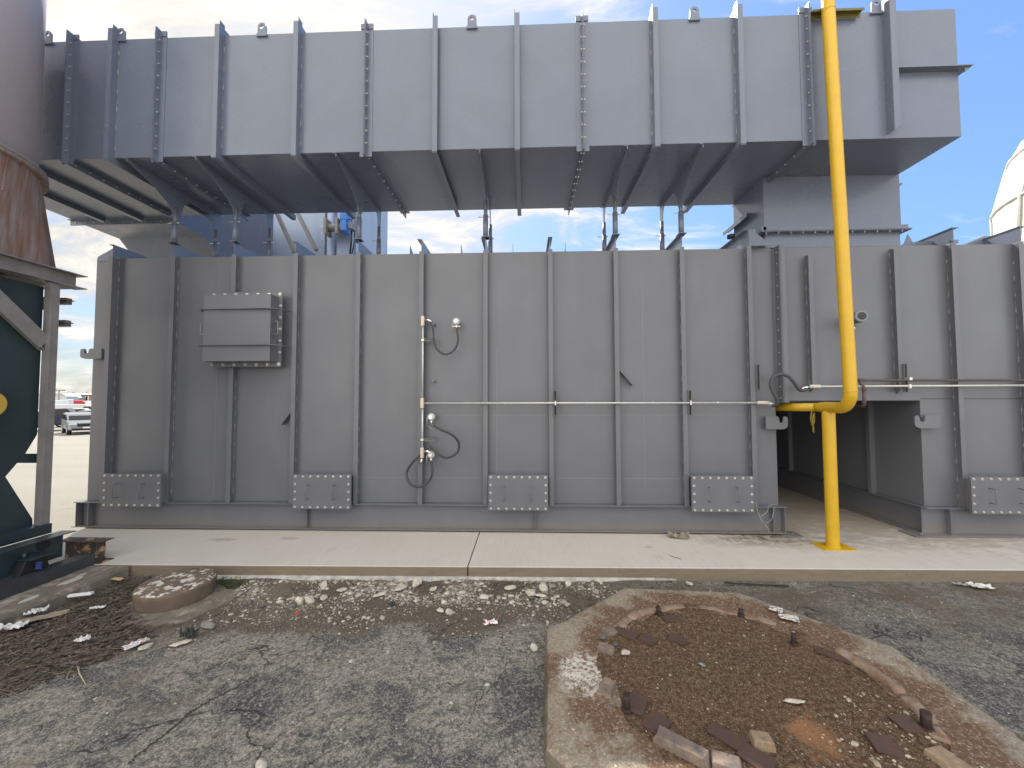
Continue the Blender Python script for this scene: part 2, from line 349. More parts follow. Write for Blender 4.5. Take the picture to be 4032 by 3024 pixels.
def slab_material():
    m, t, b, P = fresh('broomed_new_concrete', .8)
    s = t.nodes.new('ShaderNodeSeparateXYZ'); t.links.new(P, s.inputs[0]); X, Y, Z = s.outputs
    rot = t.nodes.new('ShaderNodeMapping'); rot.inputs['Rotation'].default_value = (0, 0, R(-3)); rot.inputs['Scale'].default_value = (110, 2.5, 1); t.links.new(P, rot.inputs[0])
    br = t.nodes.new('ShaderNodeTexNoise'); br.inputs['Scale'].default_value = 1; br.inputs['Detail'].default_value = 3; t.links.new(rot.outputs[0], br.inputs['Vector'])
    col = mixc(t, noi(t, P, 1.4, 6, .6), (.49, .455, .41), (.58, .545, .495))
    col = mixc(t, M(t, 'MULTIPLY', SS(t, br.outputs[0], .45, .75), .35), col, (.32, .30, .275))
    # brown silt by the passage and the post
    d = M(t, 'MULTIPLY', SS(t, Y, 5.95, 7.0), SS(t, X, 1.6, 4.4))
    st = SS(t, M(t, 'ADD', noi(t, P, 3.0, 7, .72, .5, st=(1, 2.2, 1)), M(t, 'MULTIPLY', d, .16)), .50, .70)
    col = mixc(t, M(t, 'MULTIPLY', M(t, 'MULTIPLY', st, d), .55), col, (.20, .155, .115))
    d2 = M(t, 'MULTIPLY', SS(t, Y, 6.5, 6.95), M(t, 'MULTIPLY', SS(t, X, 2.4, 4.2), SS(t, X, 5.2, 4.4)))
    col = mixc(t, M(t, 'MULTIPLY', M(t, 'MULTIPLY', SS(t, noi(t, P, 6, 7, .75, .5), .42, .58), d2), .85), col, (.09, .062, .042))
    col = mixc(t, M(t, 'MULTIPLY', M(t, 'MULTIPLY', SS(t, Y, 6.9, 7.8), SS(t, X, 4.2, 4.9)), .6), col, (.24, .195, .145))
    sp = M(t, 'MULTIPLY', SS(t, noi(t, P, 2.0, 4, .6, w=(5, 5, 0)), .62, .72), .30)
    col = mixc(t, sp, col, (.36, .30, .20))
    for wx_, wy_, sx_, sy_ in ((-5.28, 6.62, 1.9, 5.5), (-4.15, 6.72, 2.4, 9.0), (2.0, 6.5, 6, 9)):
        ax = M(t, 'MULTIPLY', M(t, 'SUBTRACT', X, wx_), sx_); ay = M(t, 'MULTIPLY', M(t, 'SUBTRACT', Y, wy_), sy_)
        ad = M(t, 'SQRT', M(t, 'ADD', M(t, 'MULTIPLY', ax, ax), M(t, 'MULTIPLY', ay, ay)))
        sf = SS(t, M(t, 'ADD', ad, M(t, 'MULTIPLY', noi(t, P, 7, 5, .7), .8)), .95, .70)
        col = mixc(t, M(t, 'MULTIPLY', sf, .5), col, (.27, .23, .18))
    col = mixc(t, M(t, 'MULTIPLY', SS(t, noi(t, P, 55, 5, .85), .57, .66), .35), col, (.26, .235, .20))
    pit = SS(t, vor(t, P, 5.0), .035, .015)
    col = mixc(t, M(t, 'MULTIPLY', pit, .6), col, (.18, .16, .14))
    # cast vertical face: darker brown, form-board lines
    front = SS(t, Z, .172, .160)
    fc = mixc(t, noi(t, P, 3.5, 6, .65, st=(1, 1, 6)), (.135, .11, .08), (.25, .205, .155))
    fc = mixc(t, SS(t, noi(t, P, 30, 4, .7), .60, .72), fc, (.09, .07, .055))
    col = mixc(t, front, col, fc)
    t.links.new(col, b.inputs['Base Color'])
    bumpn(t, b, M(t, 'ADD', br.outputs[0], M(t, 'MULTIPLY', noi(t, P, 45, 4, .7), .8)), .30, .004)
    return m
def octo_material():
    m, t, b, P = fresh('rust_stained_foundation', .9)
    cx, cy = 1.92, 3.55
    s = t.nodes.new('ShaderNodeSeparateXYZ'); t.links.new(P, s.inputs[0]); X, Y, Z = s.outputs
    dx = M(t, 'SUBTRACT', X, cx); dy = M(t, 'SUBTRACT', Y, cy)
    rr = M(t, 'SQRT', M(t, 'ADD', M(t, 'MULTIPLY', dx, dx), M(t, 'MULTIPLY', dy, dy)))
    col = mixc(t, noi(t, P, 5, 7, .7), (.15, .12, .085), (.36, .31, .24))
    col = mixc(t, M(t, 'MULTIPLY', SS(t, noi(t, P, 60, 3, .8), .45, .75), .6), col, (.40, .355, .285))
    lf = SS(t, M(t, 'ADD', noi(t, P, 2.2, 6, .65, .4), M(t, 'MULTIPLY', SS(t, rr, 1.85, 1.2), .22)), .50, .66)
    rust = mixc(t, noi(t, P, 16, 8, .8), (.065, .034, .018), (.20, .11, .062))
    col = mixc(t, M(t, 'MULTIPLY', lf, .92), col, rust)
    o1 = noi(t, P, 38, 6, .85); col = mixc(t, M(t, 'MULTIPLY', SS(t, o1, .54, .60), .6), col, (.52, .45, .34)); col = mixc(t, M(t, 'MULTIPLY', SS(t, o1, .45, .37), .6), col, (.06, .045, .032))
    # white mineral patch on the left rim
    wx = M(t, 'SUBTRACT', X, .57); wy = M(t, 'SUBTRACT', Y, 3.62)
    wd = M(t, 'SQRT', M(t, 'ADD', M(t, 'MULTIPLY', wx, wx), M(t, 'MULTIPLY', wy, wy)))
    wf = M(t, 'MULTIPLY', SS(t, noi(t, P, 26, 8, .85), .46, .53), SS(t, M(t, 'ADD', wd, M(t, 'MULTIPLY', noi(t, P, 5, 5, .7), .5)), .60, .42))
    col = mixc(t, M(t, 'MULTIPLY', wf, SS(t, rr, 1.16, 1.24)), col, (.60, .56, .48))
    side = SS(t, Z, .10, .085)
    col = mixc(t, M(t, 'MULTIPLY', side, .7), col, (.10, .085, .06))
    t.links.new(col, b.inputs['Base Color']); bumpn(t, b, M(t, 'ADD', noi(t, P, 40, 5, .75), noi(t, P, 7, 4, .6)), .6, .01)
    return m
def bed_material():
    m, t, b, P = fresh('rusty_dirt_bed', .95)
    s = t.nodes.new('ShaderNodeSeparateXYZ'); t.links.new(P, s.inputs[0]); X, Y, Z = s.outputs
    col = mixc(t, noi(t, P, 2.4, 6, .6), (.036, .024, .013), (.115, .054, .026))
    col = mixc(t, SS(t, noi(t, P, 24, 5, .75), .42, .62), col, (.16, .105, .062))
    for wx_, wy_ in ((2.1, 3.02), ):
        ax = M(t, 'SUBTRACT', X, wx_); ay = M(t, 'SUBTRACT', Y, wy_)
        ad = M(t, 'SQRT', M(t, 'ADD', M(t, 'MULTIPLY', ax, ax), M(t, 'MULTIPLY', ay, ay)))
        of = SS(t, M(t, 'ADD', M(t, 'MULTIPLY', noi(t, P, 5, 5, .7), .5), M(t, 'MULTIPLY', ad, -1.0)), .02, .16)
        col = mixc(t, M(t, 'MULTIPLY', of, .85), col, (.30, .145, .065))
    e1 = noi(t, P, 42, 6, .85); col = mixc(t, M(t, 'MULTIPLY', SS(t, e1, .56, .66), .45), col, (.30, .22, .13)); col = mixc(t, M(t, 'MULTIPLY', SS(t, e1, .46, .38), .5), col, (.03, .02, .013))
    vc = vor(t, P, 130, out='Color'); sv = t.nodes.new('ShaderNodeSeparateColor'); t.links.new(vc, sv.inputs[0])
    col = mixc(t, M(t, 'MULTIPLY', SS(t, sv.outputs[0], .80, .95), .42), col, (.34, .28, .19))
    t.links.new(col, b.inputs['Base Color']); bumpn(t, b, M(t, 'ADD', noi(t, P, 70, 4, .8), M(t, 'MULTIPLY', sv.outputs[1], .4)), .8, .01)
    return m

# ------------------------------------------------------------------ ground (one sheet)
def lines(a, fine0, fine1, step, b):
    n = int(round((fine1-fine0)/step)); return a+[fine0+(fine1-fine0)*i/n for i in range(n+1)]+b
gx = lines([-900, -300, -100, -50, -30, -18, -12, -9, -8], -7, 8, .06, [9, 12, 18, 30, 60, 150, 400, 900])
gy = lines([-900, -300, -100, -40, -15, -6, -2, 0], 1.2, 5.76, .06, [7, 9, 12, 16, 22, 30, 45, 70, 120, 300, 900])
vs = []
for y in gy:
    for x in gx:
        z = 0
        if -7 < x < 8 and 1.2 < y < 5.76:
            z = .022*noise.noise(Vector((x*.9, y*.9, 1)))+.007*noise.noise(Vector((x*4, y*4, 5)))-.006
            z *= min(1, (x+7)*1.5, (8-x)*1.5)
        vs.append((x, y, z))
nx = len(gx)
g = MB().add(vs, [(j*nx+i, j*nx+i+1, (j+1)*nx+i+1, (j+1)*nx+i) for j in range(len(gy)-1) for i in range(nx-1)], True)
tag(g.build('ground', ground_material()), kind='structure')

# concrete slab, cut by joints
m_slab = slab_material()
def slab_front(x): return 5.607+(x+5.735)*(5.806-5.607)/12.785
sl_ = MB()
cuts = [(-9.6, -.86), (-.845, 7.33), (7.342, 26)]
for a, b_ in cuts:
    sl_.prism([(a, slab_front(a) if a > -8.2 else 6.9), (b_, slab_front(b_)), (b_, 16), (a, 16)], 'z', -.05, .18) if a > -9 else \
        sl_.prism([(-8.05, 6.5), (-7.5, slab_front(-7.5)), (b_, slab_front(b_)), (b_, 16), (-10.5, 16), (-8.35, 6.95)], 'z', -.05, .18)
so_ = sl_.build('slab_pavement', m_slab, bevel=.006); tag(so_, kind='structure')
# white cement spill along the slab foot
random.seed(3)
sp = MB(); xs = [-5.4+i*.04 for i in range(int(7.6/.04))]
vs = []; fs = []
for i, x in enumerate(xs):
    y0 = slab_front(x)+.005; w = .06+.05*noise.noise(Vector((x*3, 0, 3)))+.035*noise.noise(Vector((x*14, 0, 8))); w = max(.008, w*min(1, (2.3-x)*.8))
    vs += [(x, y0, .035), (x, y0-w*.5, .026), (x, y0-w, -.015)]
for i in range(len(xs)-1):
    for k in (0, 1): fs.append((i*3+k, i*3+k+1, (i+1)*3+k+1, (i+1)*3+k))
sp.add(vs, fs, True)
tag(sp.build('cement_spill', mat('white_cement_spill', (.50, .48, .44), .9, var=.5, vscale=9, bump=.6, bscale=40)), kind='stuff', label='strip of white cement spilled along the foot of the concrete slab', cat='cement')

# ------------------------------------------------------------------ bolt prototype
def hexbolt_mesh(r=.016, h=.014, axis='y'):
    b = MB(); pts = [(math.cos(k*math.pi/3)*r, math.sin(k*math.pi/3)*r) for k in range(6)]
    b.prism(pts, axis, 0, -h); wp = [(math.cos(k*math.pi/8)*r*1.3, math.sin(k*math.pi/8)*r*1.3) for k in range(16)]
    b.prism(wp, axis, 0, -.003); st = [(p[0]*.45, p[1]*.45) for p in pts]; b.prism(st, axis, 0, -h*1.8)
    me = bpy.data.meshes.new('bolt'); me.from_pydata(b.v, [], b.f); me.materials.append(m_zinc); return me
BY = hexbolt_mesh(.017, .013, 'y'); 
def throughbolt(r=.014, half=.03):
    b = MB(); pts = [(math.cos(k*math.pi/3)*r, math.sin(k*math.pi/3)*r) for k in range(6)]
    b.prism(pts, 'x', .012, .026); b.prism(pts, 'x', -.012, -.026); b.prism([(p[0]*.5, p[1]*.5) for p in pts], 'x', -half, half+.012)
    me = bpy.data.meshes.new('bolt'); me.from_pydata(b.v, [], b.f); me.materials.append(m_zinc); return me
BX = throughbolt()
def bolt(me, p, parent, rot=None, name='bolt'):
    o = bpy.data.objects.new(name, me); C.objects.link(o); o.parent = parent; put(o, p)
    if rot: o.rotation_euler = rot
    return o

# ------------------------------------------------------------------ left enclosure module
YF, YW = 7.14, 7.265
X0, S = -4.403, 1.219
SX = {k: X0+(k-4)*S for k in range(1, 12)}
ZB, ZT, ZS = .672, 5.43, .197
mod = thing('enclosure_module', 'long grey ribbed steel enclosure in the middle, with the boxy bolted access door', 'equipment', (-2, YW, .18))
XL, XR = -8.525, 4.60
MB().box(XL, XR, YW, 10.7, ZB, ZT).build('casing', m_grey, mod, bevel=.006)
def stitch(b, x, z0, z1, side, y=YW, step=.30, ln=.10):
    z = z0+.12; ps = []; rs = []; x += side*.006
    while z < z1-.12:
        l_ = ln*random.uniform(.7, 1.2)
        for q, r_ in ((z, .003), (z+.004, .010), (z+l_, .010), (z+l_+.004, .003)): ps.append((x, y-.003, q)); rs.append(r_)
        z += step*random.uniform(.92, 1.08)
    b.tube(ps, rs, 6)
def tee(X, z0, z1, parent, name='stiffener', yf=YF, yw=YW, w=.085):
    b = MB(); b.box(X-w/2, X+w/2, yf, yf+.008, z0, z1); b.box(X-.004, X+.004, yf+.008, yw, z0, z1)
    o = b.build(name, m_grey, parent, bevel=.002)
    s2 = MB(); stitch(s2, X, z0, z1, 1 if X < 0 else -1, yw); s2.build('weld_bead', m_weld, o)
    return o
for k, X in SX.items():
    if k == 3:
        tee(X, 4.66, ZT, mod); tee(X, ZB, 3.22, mod)
    elif k == 1:
        b = MB(); b.box(X-.085, X+.0, YF, YF+.008, ZB, ZT); b.box(X-.008, X, YF+.008, YW, ZB, ZT); o = b.build('stiffener', m_grey, mod)
        s2 = MB(); stitch(s2, X, ZB, ZT, 1); s2.build('weld_bead', m_weld, o)
    else: tee(X, ZB, ZT, mod)
# wall seams (thin weld lines between plates)
for X, z0, z1 in ((-6.0, 3.9, 5.4), (-6.0, .7, 3.2), (-.55, .75, 3.6), (2.2, .9, 5.0)):
    MB().box(X-.003, X+.003, YW-.003, YW, z0, z1).build('seam', m_weld, mod)
for a, b_ in ((SX[6]+.06, SX[7]-.06), (SX[7]+.06, SX[8]-.06), (SX[8]+.06, SX[9]-.06), (SX[9]+.06, SX[10]-.06), (SX[10]+.06, SX[11]-.06)):
    MB().box(a, b_, YW-.004, YW, 2.31, 2.318).build('seam', m_weld, mod)
for a, b_ in ((SX[5]+.06, SX[6]-.06), (SX[6]+.06, SX[7]-.06), (SX[8]+.06, SX[9]-.06), (SX[9]+.06, SX[10]-.06)):
    MB().box(a, b_, YW-.003, YW, 1.135, 1.141).build('seam', m_weld, mod)
# base beam
b = MB(); xl, xr = -8.63, 4.66
b.box(xl, xr, 7.125, 7.34, ZB-.016, ZB-.002)
o = b.build('beam_flange', m_grey, mod, bevel=.002)
MB().box(xl, xr, 7.10, 7.34, ZS+.010, ZS+.024).build('beam_flange', m_grey, mod, bevel=.002)
MB().box(xl+.09, xr-.03, 7.225, 7.24, ZS+.018, ZB-.016).build('beam_web', m_grey, mod)
for X in (-8.34, Yp(1206, 2040, 7.13).x, Yp(2107, 2050, 7.13).x, Yp(3047, 2040, 7.13).x):
    MB().box(X-.006, X+.006, 7.13, 7.225, ZS+.018, ZB-.016).build('beam_stiffener', m_grey, mod)
MB().box(xl+.05, xl+.06, 7.125, 10.6, ZS+.018, ZB-.016).build('end_beam_web', m_grey, mod)
MB().box(xl+.2, xr, 7.16, 7.3, .18, ZS+.009).build('gap_shadow', m_black, mod)  # black strip painting the contact shadow under the base beam
# soil pad for the anchor at right end
o = MB().box(4.50, 4.86, 7.03, 7.3, .183, .196).build('base_plate', m_grey, mod); bolt(BY, (4.74, 7.12, .225), o, (R(90), 0, 0))
b = MB().box(-8.50, -8.36, 7.02, 7.1, .183, .196)
# end cap edge & corner plate
MB().box(xr-.045, xr-.035, 7.125, 7.225, ZS+.018, ZB-.016).build('beam_stiffener', m_grey, mod)
# roof beams
for k, X in SX.items():
    if k in (1, 2, 3, 4, 5, 6, 7, 8, 9, 10):
        b = MB(); zt = ZT+.225
        y0 = YF+.0
        if k == 1: b.prism([(y0, ZT+.002), (y0, ZT+.20), (y0+.06, zt), (10.6, zt), (10.6, ZT+.002)], 'x', X-.004, X+.004)
        else: b.box(X-.004, X+.004, y0, 10.6, ZT+.002, zt)
        sg = -1 if X < 0 else 1
        wl, wr = ((.085, .0) if X < -.1 else (.04, .04)) if X < 1 else (.06, .06)
        b.box(X-wl, X+wr, y0, 10.6, zt, zt+.008)
        b.build('roof_beam', m_duct, mod)
b = MB().prism([(4.13, ZT+.002), (4.13, ZT+.30), (4.20, ZT+.30), (4.56, ZT+.002)], 'y', YF+.01, YF+.02)
b.box(4.125, 4.133, YF+.02, 10.6, ZT+.002, ZT+.30); b.box(4.05, 4.21, YF+.02, 10.6, ZT+.30, ZT+.308)
b.build('roof_beam', m_duct, mod)
MB().tube([(4.0, 7.5, ZT+.30), (4.0, 7.5, ZT+.36)], .07, 16).build('roof_cap', m_black, mod)
# slanted left end web of the first roof beam
MB().prism([(SX[1]-.44, ZT-.06), (SX[1]-.44, ZT+.03), (SX[1]-.12, ZT+.205), (SX[1]-.09, ZT+.215), (SX[1]-.09, ZT-.06)], 'y', YW-.012, YW-.002).build('roof_gusset', m_duct, mod)
for px_ in (1616, 1816, 2020, 2226):
    X = Yp(px_, 970, 7.3).x; MB().prism([(7.28, ZT), (7.28, ZT+.17), (7.6, ZT)], 'x', X-.004, X+.004).build('roof_fin', m_duct, mod)
# hooks
def hook(parent, x0, x1, z0, z1, y, flip):
    w = x1-x0; h = z1-z0; P = [(0, 0), (.70, 0)]
    P += [(.72+.28*math.sin(a), .28*h/h*0+ .30*(1-math.cos(a))) for a in [R(10), R(35), R(60), R(90)]]
    P += [(1.0, .80), (.97, .93), (.90, .99), (.84, .97), (.81, .85), (.79, .60), (.74, .50), (.67, .50), (.62, .60), (.60, .84), (.57, .97), (.52, 1.0), (0, 1.0)]
    pts = [((x0+p[0]*w) if not flip else (x1-p[0]*w), z0+p[1]*h) for p in P]
    if flip: pts = pts[::-1]
    return MB().prism(pts, 'y', y, y+.04).build('lifting_hook', m_grey, parent, bevel=.004)
hook(mod, -8.63, -8.20, 3.415, 3.615, 7.13, True)
hook(mod, 4.35, 4.74, 2.055, 2.29, 7.15, False)
# welded clip plates on the wall
def strap(parent, X0_, z0, X1_, z1):
    b = MB(); b.beam((X0_, 7.20, z0), (X1_, 7.20, z1), .13, .012, side=(0, 1, 0)); b.build('clip_plate', m_grey, parent)
strap(mod, 1.74, 3.14, 1.98, 2.86); strap(mod, -4.45, 2.38, -4.63, 2.14)
# access covers
def cover(parent, x0, x1, z0, z1, yf=7.0, hoff=0, tip=None):
    b = MB(); b.box(x0, x1, yf, yf+.014, z0, z1)
    o = b.build('access_cover', m_grey, parent, bevel=.003)
    MB().box(x0-.006, x1+.006, yf+.017, yf+.030, z0-.006, z1+.006).build('cover_flange', m_grey, o)
    MB().box(x0+.05, x1-.05, yf+.030, YW, z0+.05, z1-.05).build('neck', m_dark, o)
    n = 8
    for i in range(n):
        x = x0+.045+(x1-x0-.09)*i/(n-1); bolt(BY, (x, yf, z1-.032), o); bolt(BY, (x, yf, z0+.032), o)
    for i in range(1, 4):
        z = z0+.032+(z1-z0-.064)*i/4; bolt(BY, (x0+.04, yf, z), o); bolt(BY, (x1-.04, yf, z), o)
    for fx in (.27, .72):
        X = x0+(x1-x0)*fx; zc = (z0+z1)/2; MB().tube([(X, yf, zc-.125), (X, yf-.085, zc-.125), (X, yf-.095, zc-.115), (X, yf-.095, zc+.115), (X, yf-.085, zc+.125), (X, yf, zc+.125)], .0075, 8).build('handle', m_grey, o)
    return o
cover(mod, -7.927, -6.80, .625, 1.232); cover(mod, -4.285, -3.205, .612, 1.234); cover(mod, -.678, .395, .612, 1.237); cover(mod, 2.94, 4.02, .612, 1.239)
# box access door
d = MB().box(-5.96, -4.69, 6.87, 7.09, 3.325, 4.565).build('access_door', m_grey, mod, bevel=.004)
MB().box(-6.03, -4.615, 7.092, 7.104, 3.235, 4.672).build('door_flange', m_grey, d)
MB().box(-6.02, -4.625, 7.108, 7.12, 3.245, 4.662).build('door_flange', m_grey, d)
MB().box(-5.95, -4.70, 7.12, YW, 3.32, 4.58).build('neck', m_dark, d)
for z in (4.285, 3.615):
    pts = [(-6.13, 7.02), (-5.96, 6.868), (-5.96, 6.82), (-4.70, 6.82), (-4.60, 6.86), (-4.50, 6.96), (-4.445, 7.13), (-4.50, 7.13), (-4.69, 7.0), (-4.69, 6.868), (-5.96, 6.868)]
    MB().prism([(-6.16, 7.05), (-6.02, 6.84), (-4.72, 6.80), (-4.60, 6.84), (-4.50, 6.95), (-4.44, 7.13), (-4.48, 7.13), (-4.55, 6.97), (-4.66, 6.90), (-4.69, 6.869), (-5.961, 6.869), (-5.99, 7.05)], 'z', z, z+.012).build('hinge_plate', m_grey, d, bevel=.002)
for s_, X in ((-1, -5.96), (1, -4.69)):
    MB().tube([(X, 6.93, 3.83), (X+s_*.09, 6.93, 3.83), (X+s_*.105, 6.93, 3.845), (X+s_*.105, 6.93, 4.055), (X+s_*.09, 6.93, 4.07), (X, 6.93, 4.07)], .008, 8).build('handle', m_weld, d)
BB = hexbolt_mesh(.024, .02, 'y')
for i in range(7):
    x = -5.97+(1.30)*i/6; bolt(BB, (x+.01, 7.092, 4.62), d); bolt(BB, (x+.01, 7.092, 3.285), d)
for i in range(1, 6): bolt(BB, (-4.65, 7.092, 3.285+i*(4.62-3.285)/6), d)
# threaded stubs on the wall
for z in (4.05, 2.96): MB().tube([(-1.74, 7.20, z), (-1.74, YW, z)], .028, 10).build('pipe_stub', m_dark, mod)

# ------------------------------------------------------------------ right enclosure module
mod2 = thing('enclosure_module', 'grey ribbed steel enclosure at the right with a dark walk-through opening under it', 'equipment', (8.5, YW, .18))
ZO = 2.60; XO = 7.17
MB().box(4.705, 14, YW, 10.7, ZO, ZT+.005).build('upper_casing', m_grey, mod2, bevel=.006)
b = MB(); b.box(XO, 14, YW+.001, 12.5, ZB, ZO-.004); b.build('casing', m_grey, mod2, bevel=.006)
MB().box(4.70, XO, YW-.02, YW, ZO-.03, ZO+.14).build('edge_channel', m_grey, mod2, bevel=.004)
MB().box(4.5, XO+.3, 10.71, 11.7, ZO, ZO+.2).box(4.4, 4.5, 10.5, 11.7, .18, ZO+.2).box(4.4, XO+.3, 11.7, 11.8, .18, ZO+.4).build('back_plate_light_block', m_dark, mod2)  # back wall, with an added lid and side closure blocking stray sunlight
def stub_tee(X, z0, z1):
    b = MB(); b.box(X-.04, X+.04, YF, YF+.008, z0+.10, z1-.04); b.prism([(YF+.008, z0+.10), (YW, z0-.02), (YW, z1), (YF+.008, z1-.04)], 'x', X-.004, X+.004)
    o = b.build('stiffener', m_grey, mod2, bevel=.002); s2 = MB(); stitch(s2, X, z0, z1, -1); s2.build('weld_bead', m_weld, o)
stub_tee(5.225, 2.72, 5.28); stub_tee(6.745, 2.68, 5.37)
tee(7.76, ZB, ZT, mod2); tee(8.93, ZB, ZT, mod2); tee(10.15, ZB, ZT, mod2)
# side wall stiffeners in the opening
for y in (8.25, 10.7): MB().box(XO-.10, XO, y-.04, y+.04, ZB, ZO).build('side_stiffener', m_grey, mod2)
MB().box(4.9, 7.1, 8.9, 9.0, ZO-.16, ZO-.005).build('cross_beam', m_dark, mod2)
# base beam, front and side
MB().box(XO-.10, 14, 7.125, 7.34, ZB-.016, ZB-.002).build('beam_flange', m_grey, mod2)
MB().box(XO-.22, 14, 7.08, 7.34, ZS-.01, ZS+.010).build('beam_flange', m_grey, mod2)
MB().box(XO-.10, 14, 7.225, 7.24, ZS+.01, ZB-.016).build('beam_web', m_grey, mod2)
MB().box(XO-.10, XO+.12, 7.34, 12.4, ZB-.017, ZB-.003).build('side_beam_flange', m_grey, mod2)
MB().box(XO-.16, XO+.12, 7.34, 12.4, ZS-.012, ZS+.008).build('side_beam_flange', m_grey, mod2)
MB().box(XO-.01, XO+.005, 7.24, 12.4, ZS+.01, ZB-.018).build('side_beam_web', m_grey, mod2)
for X in (7.48, 9.9): MB().box(X-.006, X+.006, 7.13, 7.225, ZS+.01, ZB-.016).build('beam_stiffener', m_grey, mod2)
MB().box(XO-.1, 14, 7.16, 7.3, .178, ZS-.012).build('gap_shadow', m_black, mod2)  # black strip standing in for the shadow below this beam
o = MB().box(XO-.36, XO+.05, 7.06, 7.4, .183, .198).build('base_plate', m_grey, mod2); bolt(BY, (XO-.2, 7.14, .228), o, (R(90), 0, 0))
hook(mod2, 6.955, 7.40, 2.07, 2.305, 7.15, True)
cover(mod2, 7.70, 8.80, .612, 1.242)
# bolted joint with the left module
j = MB(); j.box(4.655, 4.667, YF-.02, YW, ZO-.06, ZT); j.box(4.672, 4.684, YF-.02, YW, ZO-.06, ZT); j.box(4.685, 4.76, YF-.02, YF-.012, ZO-.06, ZT)
jo = j.build('bolted_joint', m_grey, mod2, bevel=.002)
for i in range(14): bolt(BX, (4.663, YF+.045, ZO+.02+i*.207), jo)
MB().box(4.60, 4.705, YW+.03, 10.6, ZO, ZT).build('filler_plate', m_grey, mod2)
# roof pieces
for X in (7.76, 8.93):
    b = MB(); b.box(X-.004, X+.004, YF, 10.6, ZT+.006, ZT+.27); b.box(X-.02, X+.10, YF, 10.6, ZT+.27, ZT+.278); b.build('roof_beam', m_duct, mod2)
MB().box(7.70, 7.90, YF+.05, YF+.06, ZT+.006, ZT+.07).build('roof_clip', m_duct, mod2)
MB().prism([(7.0, ZT+.006), (7.24, ZT+.14), (7.32, ZT+.32), (7.40, ZT+.16), (7.75, ZT+.18), (7.75, ZT+.006)], 'y', 7.5, 7.51).build('roof_gusset', m_duct, mod2)
# cover box further right on the roof
MB().prism([(8.2, ZT+.006), (8.95, ZT+.34), (9.6, ZT+.34), (9.6, ZT+.006)], 'y', 7.7, 9.4).build('roof_hood', m_duct, mod2)

# ------------------------------------------------------------------ overhead duct
DZ, DT, DY0, DY1, DXL, DXR = 6.778, 8.898, 6.22, 8.28, -10.44, 6.96
duct = thing('overhead_duct', 'large blue-grey rectangular steel duct running overhead across the whole photo', 'duct', (-2, 7.2, DZ))
MB().box(DXL, DXR, DY0, DY1, DZ, DT).build('casing', m_duct, duct, bevel=.006)
MB().box(DXL, -8.15, DY1, 8.40, DZ, DT).build('branch_casing', m_duct, duct)
MB().prism([(8.425, DZ), (9.42, DZ), (10.4, 5.87), (12.0, 5.87), (12.0, DT), (8.425, DT)], 'x', DXL-.03, -8.17).build('branch_casing', m_duct, duct)
def ring_bolted(X):
    b = MB(); h = .105
    for s_ in (-1, 1):
        xa, xb = (X+s_*.003, X+s_*.011) if s_ > 0 else (X-.011, X-.003)
        b.box(xa, xb, DY0-h, DY1+h, DZ-h, DZ); b.box(xa, xb, DY0-h, DY0, DZ, DT); b.box(xa, xb, DY0-h, DY1+h, DT, DT+h)
        l0, l1 = (X+.011, X+.105) if s_ > 0 else (X-.105, X-.011)
        b.box(l0, l1, DY0-.008, DY0-.0005, DZ-.09, DT+.09); b.box(l0, l1, DY0, DY1+.08, DZ-.008, DZ-.0005)
        b.box(l0, l1, DY0-.02, DY0-.0085, DT+.01, DT+.10)
    o = b.build('bolted_flange', m_duct, duct)
    for i in range(10): bolt(BX, (X, DY0-.06, DZ+.11+i*.213), o)
    for i in range(9): bolt(BX, (X, DY0+.09+i*.227, DZ-.06), o)
for px_ in (252, 605, 1433.5, 2297.5, 3199): ring_bolted(Yp(px_, 400, 6.12).x)
def ring_plain(X, side):
    b = MB(); h = .105; f0, f1 = (X, X+.082) if side > 0 else (X-.082, X)
    b.box(X-.004, X+.004, DY0-h, DY0, DZ-h, DT+.17); b.box(f0, f1, DY0-h-.008, DY0-h, DZ-.10, DT+.10)
    b.box(X-.004, X+.004, DY0, DY1+.08, DZ-h, DZ); b.box(f0, f1, DY0-h, DY1+.08, DZ-h-.008, DZ-h)
    b.box(X-.004, X+.004, DY0, DY1, DT, DT+h)
    o = b.build('stiffener', m_duct, duct)
    s2 = MB(); stitch(s2, X, DZ, DT, -1 if X > 0 else 1, DY0, .34, .09); s2.build('weld_bead', m_weld, o)
for px_, s_ in ((435, -1), (858, -1), (1170, -1), (1703, 1), (2027, 1), (2576, 1), (2912, 1), (3512, 1)): 
    X = Yp(px_, 400, 6.12).x
    if px_ == 3512:
        b = MB(); b.box(X-.004, X+.004, DY0-.12, DY0, DZ+.06, DT+.17); b.prism([(X, DZ+.06), (X+.10, DZ+.12), (X+.10, DT+.10), (X, DT+.10)], 'y', DY0-.128, DY0-.12)
        b.build('stiffener', m_duct, duct)
    else: ring_plain(X, s_)
zq = 7.858
b = MB(); b.box(5.93, DXR+.11, DY0-.11, DY0, zq, zq+.008); b.box(DXR, DXR+.11, DY0, DY1, zq, zq+.008); b.box(5.93, DXR+.11, DY0-.118, DY0-.11, zq-.01, zq+.01)
b.prism([(DXR, zq-.10), (DXR, zq), (DXR+.11, zq)], 'y', DY0-.09, DY0-.082)
b.build('stiffener', m_duct, duct)
